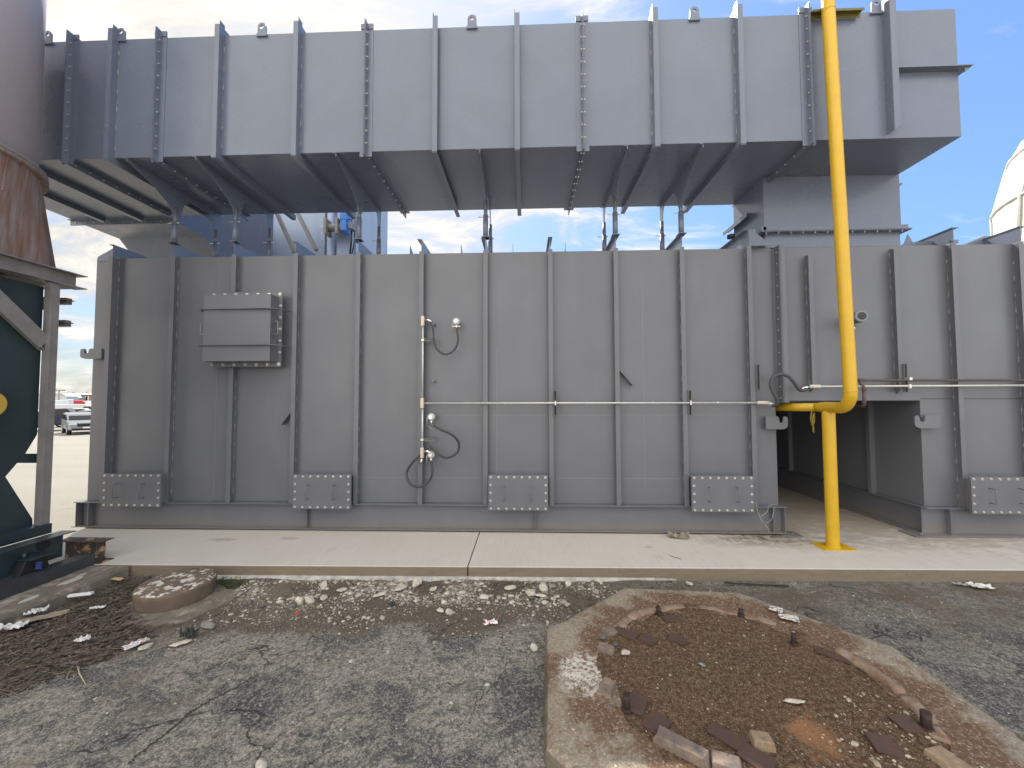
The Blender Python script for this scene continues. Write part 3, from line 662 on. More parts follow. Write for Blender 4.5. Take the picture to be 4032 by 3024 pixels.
# underside rib by the left end and branch flange
for X in (-8.72, -9.62): MB().box(X-.045, X+.045, DY0+.1, 8.30, DZ-.10, DZ).build('underside_rib', m_duct, duct)
fb = MB(); fb.box(DXL-.1, -8.05, 8.402, 8.411, DZ-.11, DZ); fb.box(DXL-.1, -8.05, 8.415, 8.424, DZ-.11, DZ); fb.box(DXL-.1, -8.05, 8.33, 8.40, DZ-.008, DZ-.0005); fo = fb.build('bolted_flange', m_duct, duct)
for i in range(11): bolt(BX, (-10.40+i*.227, 8.413, DZ-.06), fo, (0, 0, R(90)))
# lifting lugs
def lug(parent, X, y, z, mat_):
    b = MB(); n = 14; out = []; w, h = .075, .20
    outer = [(X-w, z), (X-w, z+h-w)]+[(X-w*math.cos(a), z+h-w+w*math.sin(a)) for a in [math.pi*i/8 for i in range(1, 8)]]+[(X+w, z+h-w), (X+w, z)]
    # ring with a hole built as quads round the eye
    c = (X, z+h-w); rh = .032; k = len(outer)
    vs = []
    for yy in (y, y+.022):
        for p in outer: vs.append((p[0], yy, p[1]))
        for p in outer:
            d = Vector((p[0]-c[0], p[1]-c[1])).normalized()*rh; vs.append((c[0]+d.x, yy, c[1]+d.y))
    fs = []
    for i in range(k):
        j = (i+1) % k
        fs += [(i, j, k+j, k+i), (2*k+j, 2*k+i, 3*k+i, 3*k+j), (j, i, 2*k+i, 2*k+j), (k+i, k+j, 3*k+j, 3*k+i)]
    b.add(vs, fs); b.box(X-.09, X+.09, y-.01, y+.03, z-.045, z)
    return b.build('lifting_lug', mat_, parent)
for px_, py_ in ((191, 165), (480, 145), (1034, 130), (1859, 100), (2733, 65), (3447, 40)):
    lug(duct, Yp(px_, py_, DY0).x, DY0-.02, DT-.01, m_duct)
# downcomer
zf = Yp(3300, 905, 7.17).z
MB().box(4.48, DXR, 7.25, DY1-.002, zf+.011, DZ-.003).build('downcomer', m_duct, duct)
MB().box(4.50, DXR-.01, 7.268, DY1-.01, ZT+.006, zf-.017).build('downcomer_collar', m_duct, duct)
fl = MB()
fl.box(4.37, DXR+.10, 7.15, 8.38, zf, zf+.010); fl.box(4.37, DXR+.10, 7.15, 8.38, zf-.016, zf-.006); fl.box(4.42, DXR+.05, 7.17, 7.249, zf+.010, zf+.08); fl.box(4.38, 4.47, 7.17, 8.34, zf+.01, zf+.08)
fo = fl.build('downcomer_flange', m_duct, duct)
BZ = bpy.data.meshes.new('bolt'); tb = MB(); hp = [(math.cos(k*math.pi/3)*.014, math.sin(k*math.pi/3)*.014) for k in range(6)]
tb.prism(hp, 'z', .01, .024); tb.prism(hp, 'z', -.014, -.03); tb.prism([(p[0]*.5, p[1]*.5) for p in hp], 'z', -.045, .03); BZ.from_pydata(tb.v, [], tb.f); BZ.materials.append(m_zinc)
for i in range(12): bolt(BZ, (4.48+i*.222, 7.195, zf), fo)
b = MB().prism([(DXR, 6.53), (DXR, 6.62), (DXR+.09, 6.62)], 'y', 7.27, 7.28); b.build('side_clip', m_duct, duct)
# outlet elbow behind the downcomer, sunlit side
b = MB(); b.box(4.36, 4.48, 7.6, 8.5, 6.26, 6.268); b.box(4.36, 4.366, 7.6, 8.5, 6.19, 6.26).build('side_stiffener', m_duct, duct)

# ------------------------------------------------------------------ arched support frames carrying the duct
def support(X, label):
    t = thing('duct_support', label, 'support frame', (X, 7.16, ZT+.235), 'arched support frames between the roof and the duct')
    zt = DZ-.012; z0 = ZT+.234; yf, yr = 7.16, 8.15
    poly = [(6.24, zt), (6.24, zt-.03), (6.72, 6.55), (6.98, 6.39), (7.09, 6.28), (7.105, 6.16), (7.215, 6.16), (7.24, 6.20), (7.30, 6.30), (7.315, 6.42), (7.35, 6.52), (7.42, 6.59), (7.52, 6.635), (7.62, 6.648),
            (7.93, 6.655), (8.02, 6.62), (8.07, 6.52), (8.09, 6.36), (8.095, 6.16), (8.205, 6.16), (8.215, 6.36), (8.25, 6.56), (8.26, zt)]
    MB().prism(poly, 'x', X-.005, X+.005).build('gusset', m_duct, t)
    b = MB(); b.box(X-.055, X+.005, DY0+.0, 8.27, zt+.0005, zt+.009); b.box(X-.006, X+.006, DY0+.005, DY0+.013, zt-.05, zt)
    b.build('top_angle', m_duct, t)
    for y, ze in ((yf, 6.16), (yr, 6.16)):
        MB().tube([(X, y, z0+.30), (X, y, ze+.22)], .036, 14).build('post', m_grey, t)
        o = MB().tube([(X, y, z0), (X, y, z0+.44)], .048, 14).build('sleeve', m_duct, t)
        MB().tube([(X-.14, y, z0+.41), (X+.08, y, z0+.41)], .010, 8).build('pin', m_zinc, o)
        MB().box(X-.07, X+.07, y-.08, y+.08, z0, z0+.012).build('foot_plate', m_duct, o)
for k, lab in ((2, 'arched steel frame under the duct, first from the left above the ribbed enclosure'),
               (3, 'arched steel frame under the duct, second from the left, above the boxy access door'),
               (5, 'arched steel frame under the duct, just right of the blue valve actuator'),
               (7, 'arched steel frame with two slim posts under the duct at the middle of the photo'),
               (9, 'arched steel frame under the duct, the left one of the right-hand pair'),
               (10, 'arched steel frame under the duct, nearest to the yellow pipe')):
    support(SX[k], lab)

# ------------------------------------------------------------------ rear unit seen between roof and duct
rear = thing('rear_unit', 'tall pale blue steel housing seen behind the enclosure under the duct', 'equipment', (-9, 13.4, 0))
xr_ = Yp(1403, 900, 13).x
MB().box(-11.2, xr_, 13.0, 16, 0, 11).build('casing', m_rear, rear)
def rx(p): return Yp(p, 900, 12.9).x
for a, b2 in ((783, 809), (946, 957), (1246, 1284)): MB().box(rx(a), rx(b2), 12.9, 13.0, 0, 12).build('stiffener', m_rear, rear)
for a, b2 in ((1020, 1040), (1262, 1285)):
    o = MB().box(rx(a), rx(b2), 12.80, 12.9, 0, 12).build('bolted_flange', m_rear, rear)
    for i in range(14): bolt(BY, ((rx(a)+rx(b2))/2, 12.80, 6.9+i*.24), o)
for a, b2 in ((1300, 1324), ): MB().tube([((rx(a)+rx(b2))/2, 12.75, 0), ((rx(a)+rx(b2))/2, 12.75, 12)], .12, 16).build('side_pipe', m_rear, rear)
MB().box(rx(1344), rx(1403), 12.6, 12.7, 0, 12).build('corner_panel', m_rear, rear)
for (a, b2) in (((1093, 845), (1160, 995)), ((1175, 845), (1245, 985))):
    MB().beam(Yp(*a, 12.3), Yp(*b2, 12.3), .14, .10, side=(0, 1, 0)).build('diagonal_brace', m_frame, rear)
act = thing('valve_actuator', 'bright blue valve actuator with its shaft on the pale blue housing', 'actuator', (rx(1345), 12.3, 8.2))
m_blue = mat('blue_enamel', (.03, .16, .48), .35)
def A(x, y, Y=12.3): return Yp(x, y, Y)
p0, p1 = A(1350, 875), A(1373, 918); MB().box(p0.x, p1.x, 12.1, 12.45, p1.z, p0.z).build('body', m_blue, act, bevel=.03)
p0, p1 = A(1346, 835), A(1373, 873); MB().box(p0.x, p1.x, 12.15, 12.45, p1.z, p0.z+.3).build('motor', m_blue, act, bevel=.03)
p0, p1 = A(1282, 882), A(1330, 912); MB().tube([(p0.x, 12.3, (p0.z+p1.z)/2), (p1.x+.2, 12.3, (p0.z+p1.z)/2)], .13, 16).build('shaft_housing', m_frame, act)
for px_ in (1290, 1335): p = A(px_, 897); MB().box(p.x-.04, p.x+.04, 12.1, 12.5, p.z-.26, p.z+.26).build('bracket', m_frame, act)
p0, p1 = A(1380, 884), A(1396, 908); MB().box(p0.x, p1.x, 12.15, 12.4, p1.z, p0.z).build('junction_box', m_dark, act, bevel=.02)
MB().tube([A(1352, 872), A(1365, 861), A(1385, 866), A(1388, 885)], .02, 8).build('cable', m_black, act)
MB().tube([A(1385, 910), A(1384, 950), A(1378, 1000)], .03, 8).build('cable', m_black, act)
MB().tube([A(1396, 908), A(1394, 955), A(1386, 1000)], .02, 8).build('cable', m_black, act)

# ------------------------------------------------------------------ white tank at the right
tk = thing('domed_tank', 'white weathered insulated dome tank at the right edge behind the enclosure', 'tank', (20.5, 16, 0))
m_tank = mat('white_cladding', (.62, .61, .57), .55, 0, var=.3, vscale=1.2, bump=.2, bscale=6)
T1 = Yp(3905, 862, 17.5); tr = 4.35; tc_ = (T1.x+.65*tr, T1.y-.76*tr, 0); zA = T1.z; zB = Yp(3970, 683, 17.5).z; zC = Yp(4032, 600, 17.5).z
rB, rC = tr-.49, tr-.95
prof = [(tr, 0), (tr, zA-1.5), (tr, zA), (rB, zB), (rC, zC), (2.0, zC+1.1), (.3, zC+1.8)]
MB().lathe(prof, tc_, 40).build('shell', m_tank, tk)
m_seam = mat('white_seam', (.75, .74, .70), .5)
for r_, z in ((tr, zA), (rB, zB)):
    pts = [(tc_[0]+math.cos(a)*(r_+.02), tc_[1]+math.sin(a)*(r_+.02), z) for a in [2*math.pi*i/48 for i in range(49)]]; MB().tube(pts, .05, 6, cap=False).build('seam_band', m_seam, tk)
for q in range(10):
    a = R(186+q*36+12); pts = [(tc_[0]+math.cos(a+(i*0.03))*(r_+.03), tc_[1]+math.sin(a+(i*.03))*(r_+.03), z) for i, (r_, z) in enumerate(prof[1:])]; MB().tube(pts, .045, 6).build('seam_band', m_seam, tk)

# ------------------------------------------------------------------ yellow gas pipe and its post
yp_ = thing('gas_pipe', 'thick yellow gas pipe rising past the duct and bending at its lower end', 'pipe', (5.2, 6.42, 2.8))
top = Yp(3262, 50, 6.0); mid = Yp(3340, 1400, 6.0)
dirv = (mid-top).normalized(); zb = 2.715; low = mid+dirv*((mid.z-zb)/-dirv.z)
MB().tube([top-dirv*1.5, low], .087, 40, cap=False).build('riser', m_yellow, yp_)
MB().tube([low+Vector((0, 0, -.006)), low+Vector((0, 0, .008))], .0905, 32).build('weld_seam', m_yellow, yp_)
rb_ = .25; arc = []
hd = Vector((5.01-low.x, 6.57-low.y, 0)).normalized()
for i in range(13):
    a = math.pi/2*i/12; arc.append(low+hd*(rb_*(1-math.cos(a)))+Vector((0, 0, -rb_*math.sin(a))))
MB().tube(arc, .087, 40, cap=False).build('elbow', m_yellow, yp_)
e = arc[-1]; e1 = e+hd*.05
MB().tube([e-hd*.005, e+hd*.012], .0905, 32).build('weld_seam', m_yellow, yp_)
e2 = e+hd*.40; tgt = Yp(2950, 1604, 8.4); d2 = (tgt-e2).normalized()
MB().tube([e, e+hd*.06, e2+d2*.02, e2+d2*.07, e2+d2*.14], [.087, .087, .090, .088, .072], 40, cap=False).build('reducer', m_yellow, yp_)
MB().tube([e2+d2*.15, tgt], .070, 32).build('branch', m_yellow, yp_)
MB().tube([e2+d2*.15, e2+d2*.165], .074, 32).build('weld_seam', m_yellow, yp_)
w0 = top+Vector((0, 0, .02)); MB().tube([w0+Vector((0, 0, -.006)), w0+Vector((0, 0, .006))], .0905, 32).build('weld_seam', m_yellow, yp_)
m_ybr = mat('olive_yellow_bracket', (.12, .10, .02), .5)
bz = Yp(3300, 42, 6.1).z
b = MB(); b.box(4.64, 5.43, 6.09, 6.17, bz+.02, bz+.028); b.box(4.64, 5.43, 6.17, 6.178, bz-.05, bz+.028); b.box(4.64, 5.43, 6.09, 6.098, bz-.01, bz+.019); b.build('bracket', m_ybr, yp_)
# band clamp lugs
for z in (.03, -.03): MB().box(4.93, 5.02, 6.50, 6.56, e.z+z-.006, e.z+z+.006).build('clamp_lug', m_yellow, yp_)
post = thing('pipe_post', 'yellow pipe post on a square base plate standing on the slab', 'post', (5.01, 6.57, .18))
pb = MB(); zs = e.z-.10
n = 40; vs = []
for zi, z in enumerate((.197, zs)):
    for k in range(n):
        a = 2*math.pi*k/n; x = 5.012+.0905*math.cos(a); y = 6.57+.0905*math.sin(a)
        zz_ = z if zi == 0 else zs++.0+.10-math.sqrt(max(.0001, .10**2-((x-5.012)*.50+(y-6.57)*.86)**2*.95))+.02
        vs.append((x, y, zz_))
pb.add(vs, [(k, (k+1) % n, n+(k+1) % n, n+k) for k in range(n)], True)
pb.build('post', m_yellow, post)
MB().tube([(5.012, 6.57, .197), (5.012, 6.57, .215)], [.108, .092], 32).build('weld_seam', m_yellow, post)
MB().prism([(4.77, 6.42), (5.27, 6.42), (5.27, 6.74), (4.77, 6.74)], 'z', .183, .198).build('base_plate', m_yellow, post)
rp = MB(); r0 = Yp(3196, 1625, 6.8)
def rq(x, y): return Yp(x, y, 6.72)
rp.tube([rq(3196, 1620), rq(3192, 1650), rq(3196, 1672), rq(3206, 1665), rq(3206, 1625)], .012, 6)
rp.tube([rq(3204, 1630), rq(3199, 1655), rq(3202, 1680), rq(3202, 1698), rq(3207, 1702)], .014, 6)
tag(rp.build('rope', m_rope), 'short knotted yellow rope hanging under the horizontal yellow pipe', 'rope')

# ------------------------------------------------------------------ sight port with its rusty tube
sp_ = thing('sight_port', 'round grey sight port with a lens beside the yellow pipe', 'sight port', (5.85, 7.1, 4.05))
a0 = Yp(3350, 1262, 7.15); a1 = Yp(3388, 1246, 6.9); dd = (a1-a0).normalized()
MB().tube([Vector((a0.x, YW, a0.z)), a0, a1], [.085, .085, .10], 24).build('barrel', m_grey, sp_)
MB().tube([a1-dd*.03, a1+dd*.035], .108, 24).build('rim', m_grey, sp_)
MB().tube([a1+dd*.036, a1+dd*.038], .088, 24).build('lens_ring', m_weld, sp_); MB().tube([a1+dd*.0385, a1+dd*.041], .070, 24).build('lens', m_glass, sp_)
t0_ = Yp(3362, 1275, 7.08)
MB().tube([t0_, Yp(3362, 1305, 7.08)], .02, 8).build('valve', m_zinc, sp_)
MB().tube([Yp(3358, 1284, 7.06), Yp(3374, 1283, 7.06)], .012, 8).build('valve_handle', m_dark, sp_)
tp = MB(); tp.tube([Yp(3362, 1300, 7.08), Yp(3364, 1580, 7.08), Yp(3362, 1590, 7.08), Yp(3355, 1597, 7.1)], .012, 10); tag(tp.build('drain_tube', mat('thin_copper_tube', (.25, .17, .15), .5, .3)), 'thin upright copper tube dropping from the sight port', 'tube')
rp_ = thing('rusty_pipe', 'reddish brown rusty pipe along the right enclosure with a bent drop', 'pipe', (7, 7.04, 2.9))
q = lambda x, y, Y=7.04: Yp(x, y, Y)
b = MB(); b.tube([q(4300, 1497), q(3398, 1498), q(3388, 1503, 7.0), q(3388, 1510, 6.96), q(3400, 1520, 6.93), q(3402, 1530, 6.92)], .020, 12); b.build('pipe_run', m_rustpipe, rp_)
MB().tube([q(3402, 1526, 6.92), q(3403, 1592, 6.92), q(3398, 1600, 6.95), q(3375, 1600, 7.1)], .026, 12).build('drop_leg', m_rustpipe, rp_)
for y in (1530, 1582): MB().tube([q(3402, y, 6.92), q(3402, y+7, 6.92)], .034, 12).build('coupling', m_rustpipe, rp_)
MB().tube([q(3380, 1499, 7.0), q(3396, 1497, 7.02)], .031, 12).build('coupling', m_rustpipe, rp_)

# ------------------------------------------------------------------ conduits
cd = thing('conduit_run', 'silver conduit run across the middle of the ribbed enclosure with an upright leg', 'conduit', (0, 7.08, 2.54))
zc = 2.54
MB().tube([(-1.87, 7.09, zc+.003), (4.19, 7.09, zc-.003)], .0165, 14).build('conduit', m_galv, cd)
MB().tube([(-1.912, 7.08, 4.0), (-1.912, 7.08, zc+.08)], .0165, 14).build('conduit', m_galv, cd)
MB().tube([(-1.910, 7.08, zc-.08), (-1.908, 7.08, 1.72)], .0165, 14).build('conduit', m_galv, cd)
for X in (-.40, 1.1, 2.3, 3.45): MB().tube([(X, 7.09, zc), (X+.04, 7.09, zc)], .021, 12).build('coupling', m_galv, cd)
def cbody(parent, c, vert=True):
    h, w = (.10, .033) if vert else (.033, .10)
    X, Y, Z = c
    MB().box(X-w, X+w, Y-.035, Y+.03, Z-h, Z+h).build('fitting', m_galv, parent, bevel=.022)
    MB().box(X-w*.72, X+w*.72, Y-.042, Y-.035, Z-h*.86 if vert else Z-h*.6, Z+h*.86 if vert else Z+h*.6).build('fitting_cover', m_brass, parent, bevel=.004)
for c in ((-1.912, 7.07, 4.07), (-1.912, 7.07, zc-.0), (-1.908, 7.07, 1.63)): cbody(cd, c)
cbody(cd, (4.26, 7.08, 2.538), False)
MB().tube([(4.355, 7.08, 2.535), (4.42, 7.08, 2.51), (4.47, 7.07, 2.49)], .026, 12).build('connector', m_galv, cd)
MB().tube([(-1.88, 7.07, 4.09), (-1.80, 7.05, 4.09), (-1.74, 7.04, 4.05)], .024, 12).build('connector', m_chrome, cd)
MB().tube([(-1.88, 7.07, 1.66), (-1.80, 7.05, 1.66), (-1.74, 7.04, 1.63)], .026, 12).build('connector', m_chrome, cd)
MB().tube([(-1.908, 7.06, 1.53), (-1.915, 7.05, 1.48), (-1.95, 7.05, 1.44)], .024, 12).build('connector', m_chrome, cd)
def channel_h(parent, x0, x1, z):
    b = MB(); b.box(x0, x1, 7.09, 7.10, z-.028, z+.028); b.box(x0, x1, 7.06, 7.09, z+.022, z+.028); b.box(x0, x1, 7.06, 7.09, z-.028, z-.022); b.build('strut_channel', m_dark, parent)
channel_h(cd, -1.95, -1.70, 3.72); channel_h(cd, -1.95, -1.68, 1.87)
def channel_v(parent, X, z0, z1):
    b = MB(); b.box(X-.026, X+.026, 7.13, 7.138, z0, z1); b.box(X-.028, X-.021, 7.10, 7.13, z0, z1); b.box(X+.021, X+.028, 7.10, 7.13, z0, z1); b.build('strut_channel', m_dark, parent)
    MB().box(X-.018, X+.018, 7.127, 7.130, z0+.01, z1-.01).build('channel_slot', m_black, parent)
channel_v(cd, .545, 2.31, 2.77); channel_v(cd, 2.985, 2.31, 2.77); channel_v(cd, 4.21, 2.77, 3.23)
for X in (.545, 2.985): MB().box(X-.012, X+.012, 7.065, 7.10, zc-.04, zc+.04).build('pipe_clamp', m_zinc, cd)
for z in (3.72, 1.87): MB().box(-1.935, -1.885, 7.055, 7.075, z-.02, z+.02).build('pipe_clamp', m_zinc, cd)
cd2 = thing('conduit_run', 'silver conduit crossing behind the yellow pipe along the right enclosure', 'conduit', (7, 7.05, 2.83))
zc2 = 2.826
MB().tube([(5.25, 7.06, zc2), (10, 7.06, zc2+.008)], .018, 14).build('conduit', m_galv, cd2)
cbody(cd2, (5.16, 7.05, zc2), False)
MB().tube([(5.07, 7.06, zc2), (5.0, 7.06, zc2-.02), (4.93, 7.06, zc2-.05)], .026, 12).build('connector', m_chrome, cd2)
channel_v(cd2, 6.79, 2.72, 3.23); MB().box(6.77, 6.82, 7.02, 7.10, 2.93, 2.98).build('pipe_clamp', m_zinc, cd2); MB().box(6.77, 6.81, 7.03, 7.10, 2.79, 2.86).build('pipe_clamp', m_zinc, cd2)
def spline(P_, n=10):
    P_ = [Vector(p) for p in P_]; out = []
    for i in range(len(P_)-1):
        a = P_[max(i-1, 0)]; b = P_[i]; c = P_[i+1]; d = P_[min(i+2, len(P_)-1)]
        for k in range(n):
            t = k/n; out.append(.5*((2*b)+(c-a)*t+(2*a-5*b+4*c-d)*t*t+(3*b-a-3*c+d)*t**3))
    return out+[P_[-1]]
def gp(x, y, Y=7.02): return Yp(1560+x*.4462, 1200+y*.4462, Y)   # survey frame of the sensor area
def hose(pts, r, mat_, label):
    return tag(MB().tube(spline(pts), r, 12).build('flexible_cable', mat_), label, 'cable', 'black flexible cables to the sensors' if mat_ == m_hose else None)
hose([gp(300, 155), gp(325, 210), gp(332, 300), gp(355, 385), gp(430, 438, 6.98), gp(510, 400), gp(545, 320), gp(535, 215, 7.06)], .017, m_hose, 'black cable hanging in a U under the uppermost sensor')
hose([gp(330, 1065, 7.03), gp(400, 1105), gp(490, 1145, 6.98), gp(550, 1215), gp(540, 1300), gp(450, 1350, 6.96), gp(370, 1315), gp(295, 1245, 7.04)], .021, m_hose, 'black cable looping in an S right of the upright conduit')
hose([gp(222, 1325, 7.05), gp(150, 1385), gp(95, 1475), gp(115, 1570, 6.96), gp(200, 1607, 6.96), gp(285, 1560), gp(320, 1480), gp(312, 1390, 7.06)], .021, m_hose, 'black cable drooping in a wide loop from the lowest sensor')
def kp(x, y, Y=7.02): return Yp(2980+x*.2622, 1380+y*.2622, Y)
hose([kp(735, 580), kp(680, 600, 7.0), kp(620, 570, 6.95), kp(560, 480, 6.93), kp(480, 395, 6.93), kp(370, 355, 6.93), kp(260, 390, 6.95), kp(210, 500, 6.97), kp(245, 620, 6.97), kp(300, 720, 6.97), kp(305, 800, 7.0), kp(265, 830, 7.05), kp(225, 815, 7.08)], .030, m_hoseg, 'thick grey hose arching between the two silver conduits left of the yellow pipe')
# sensors
def sensor(c, label, brass=True, tip=0):
    X, Y, Z = c; t = thing('temperature_sensor', label, 'sensor', (X, YW, Z), 'round metal sensor heads on the enclosure wall')
    MB().tube([(X, YW, Z), (X, Y, Z)], .03, 12).build('stem', m_dark, t)
    MB().tube([(X, Y+.03, Z), (X, Y-.02, Z), (X, Y-.05, Z)], [.068, .070, .052], 24).build('housing', m_galv, t)
    MB().tube([(X, Y-.045, Z), (X, Y-.075, Z)], [.045, .034], 16).build('cap', m_chrome, t)
    MB().tube([(X, Y-.01, Z-.06), (X, Y-.01, Z-.13)], .022, 12).build('gland', m_chrome, t)
    if brass: MB().box(X-.075, X+.075, Y-.02, Y+.01, Z-.098, Z-.078).build('clip', m_brass, t)
    MB().tube([(X-.075, Y-.03, Z+.0), (X-.078, Y-.03, Z-.18)], .004, 6).build('chain', m_zinc, t)
    return t
s1_ = gp(532, 150, 7.08); sensor((s1_.x, 7.08, s1_.z), 'round metal sensor head with a tan clip, uppermost of three on the enclosure')
s2_ = gp(312, 990, 7.10); t2 = sensor((s2_.x, 7.10, s2_.z), 'round metal sensor head just below the horizontal conduit', False)
MB().beam(gp(285, 1070, 7.04), gp(318, 1098, 7.04), .012, .004).build('tag', m_brass, t2)
s3_ = gp(310, 1322, 7.10); sensor((s3_.x, 7.10, s3_.z), 'round metal sensor head, lowest of three, beside the conduit bottom', False)
wt = MB()
def hp_(x, y, Y=7.0): return Yp(2000+x*.6027, 1800+y*.6027, Y)
wt.tube(spline([hp_(1620, 300), hp_(1640, 380), hp_(1690, 450), hp_(1710, 500, 6.9)]), .006, 6); wt.tube(spline([hp_(1650, 390), hp_(1690, 360), hp_(1710, 315, 7.08), hp_(1760, 310, 7.08)]), .005, 6)
wt.tube(spline([hp_(1690, 430), hp_(1725, 400), hp_(1740, 330, 7.08)]), .005, 6); wt.tube(spline([hp_(1640, 370), hp_(1660, 430), hp_(1700, 470), hp_(1705, 498, 6.85)]), .006, 6)
tag(wt.build('loose_wire', mat('thin_grey_wire', (.25, .24, .22), .6)), 'tangle of thin grey wires hanging at the right end of the base beam', 'wire')

exec_rest = True
# ------------------------------------------------------------------ left steelwork
fr = thing('support_tower', 'taupe steel frame with column and diagonal brace at the left edge', 'steel frame', (-7.1, 5.5, .25))
cx0 = -7.10
b = MB(); b.box(-7.155, -7.035, 5.42, 5.425, .68, 4.38); b.box(-7.155, -7.035, 5.515, 5.52, .68, 4.38); b.box(-7.10, -7.09, 5.425, 5.515, .68, 4.38); b.box(-7.05, -7.042, 5.425, 5.515, .68, 4.38)
b.build('column', m_frame, fr, bevel=.003)
b = MB(); b.box(cx0-.01, cx0+.0, 2.5, 5.77, 4.39, 4.575); b.box(cx0-.11, cx0+.11, 2.5, 5.84, 4.575, 4.589); b.box(cx0-.11, cx0+.11, 2.5, 5.84, 4.376, 4.39); b.build('top_beam', m_frame, fr)
b = MB(); b.box(-9.9, -7.2, 5.70, 5.71, 4.39, 4.575); b.box(-9.9, -7.2, 5.6, 5.8, 4.376, 4.388); b.build('cross_beam', m_frame, fr)
b = MB(); b.box(cx0-.3, cx0-.29, 3.0, 5.65, 4.0, 4.2); b.build('inner_beam', m_frame, fr)
a_, c_ = Xp(178, 1352, -7.1), Xp(-160, 1030, -7.1)
b = MB(); b.beam(a_, c_, .008, .20, side=(1, 0, 0)); b.beam(a_+Vector((-.05, 0, -.1)), c_+Vector((-.05, 0, -.1)), .10, .008, side=(1, 0, 0)); b.build('diagonal_brace', m_frame, fr)
for z in (4.22, 3.86):
    MB().box(-7.6, -7.36, 5.86, 5.94, z-.06, z+.04).build('clip', m_frame, fr); MB().box(-7.5, -7.27, 5.86, 5.9, z-.02, z-.005).build('clip', m_frame, fr)
stk = thing('exhaust_stack', 'mauve-grey round stack at the upper left with scuffed paint', 'stack', (-8.2, 4.8, 6.15))
m_scuff = stubmat('scuffed_stack_paint', (.44, .40, .44), (.20, .21, .24), .70, .71, 1.4)
MB().lathe([(1.18, 6.15), (1.18, 12)], (-8.47, 4.8, 0), 64).build('shell', m_scuff, stk)
MB().lathe([(1.28, 6.10), (1.28, 6.16), (1.2, 6.17)], (-8.47, 4.8, 0), 64).build('flange', m_frame, stk)
for q_ in range(40):
    a = 2*math.pi*q_/40; bolt(BZ, (-8.47+1.235*math.cos(a), 4.8+1.235*math.sin(a), 6.13), stk)
hop = thing('hopper_transition', 'rust-streaked flared transition under the round stack at the left', 'hopper', (-8.2, 4.8, 4.6))
vs = []; n = 48; rows = 8
for i in range(rows):
    t = i/(rows-1)
    for k in range(n):
        a = 2*math.pi*k/n; cx_, sy_ = math.cos(a), math.sin(a); sq = 1.0/max(abs(cx_), abs(sy_)); r_ = 1.17*(1-t)+min(sq, 1.38)*1.0*t if True else 0
        vs.append((-8.40+cx_*r_, 4.8+sy_*r_, 6.06*(1-t)+4.60*t))
MB().add(vs, [(i*n+k, (i+1)*n+k, (i+1)*n+(k+1) % n, i*n+(k+1) % n) for i in range(rows-1) for k in range(n)], True).build('cone', m_rustcone, hop)
MB().lathe([(1.19, 6.03), (1.29, 6.04), (1.29, 6.095), (1.19, 6.098)], (-8.47, 4.8, 0), 64).build('ring', m_rustcone, hop)
MB().prism([(-9.3, 3.7), (-7.12, 3.7), (-7.12, 5.88), (-9.3, 5.88)], 'z', 4.59, 4.612).build('base_flange', m_rustbeam, hop)
for k in range(10):
    a = R(-60+k*14); c1, s1 = math.cos(a), math.sin(a)
    MB().beam((-8.45+1.19*c1, 4.8+1.2*s1, 6.03), (-8.45+1.15*c1*1.0, 4.8+1.16*s1, 5.55), .012, .08, side=(-s1, c1, 0)).build('gusset', m_rustcone, hop)
# teal fan housing
tl = thing('fan_housing', 'dark teal steel fan housing tapering to a waist behind the frame column', 'fan housing', (-7.8, 4.6, .7))
def tq(x, y): p = Xp(x, y, -7.22); return (p.y, p.z)
poly = [tq(172, 1130), tq(146, 1711), tq(99, 1787), tq(21, 1877), tq(127, 2042), tq(132, 2110), (3.2, .70), (3.2, 4.35)]
MB().prism(poly, 'x', -9.2, -7.22).build('housing', m_teal, tl)
poly = [tq(150, 1786), tq(150, 1823), tq(60, 1823), tq(99, 1786)]
MB().prism(poly, 'x', -7.3, -7.215).build('cross_bar', m_teal, tl)
MB().box(-7.2, -7.0, 3.0, 5.52, .66, .80).build('ledge', m_teal, tl)
m_ygold = mat('ochre_paint', (.55, .36, .06), .5)
vp = Xp(-52, 1592, -7.0)
vv = thing('hand_valve', 'ochre yellow round valve wheel cut off by the left edge', 'valve', vp)
MB().tube([vp+Vector((-.2, 0, 0)), vp+Vector((.04, 0, 0))], .17, 32).build('wheel', m_ygold, vv)
MB().tube([vp+Vector((-.02, 0, .18)), vp+Vector((.05, .08, .16))], .02, 10).build('lever', m_ygold, vv)
# skid beams, vibration mount
sk = thing('skid_base', 'dark teal skid beam on a channel rail under the fan housing', 'skid', (-6.7, 4.2, .35))
b = MB(); b.box(-6.72, -6.71, 2.6, 5.43, .36, .69); b.box(-6.82, -6.60, 2.6, 5.50, .69, .702); b.box(-6.80, -6.60, 2.6, 4.9, .35, .362); b.build('skid_beam', m_teal, sk)
b = MB(); b.box(-6.42, -6.41, 2.6, 5.6, .19, .325); b.box(-6.62, -6.41, 2.6, 5.6, .325, .335); b.box(-6.62, -6.41, 2.6, 5.6, .18, .19); b.build('rail', mat('dark_slate_paint', (.05, .055, .062), .5, var=.3, vscale=10), sk)
MB().tube([(-6.7, 5.20, .60), (-6.705, 5.20, .60)], .075, 20).build('beam_hole', m_black, sk)
MB().lathe([(.06, .0), (.06, .01)], (-6.7, 5.2, .55), 20)
iso = thing('vibration_mount', 'black vibration mount with a small blue spring beside the skid beam', 'mount', (-6.55, 5.05, .34))
MB().prism([(4.82, .337), (5.15, .337), (5.12, .52), (4.9, .52)], 'x', -6.66, -6.54).build('housing', m_black, iso, bevel=.01)
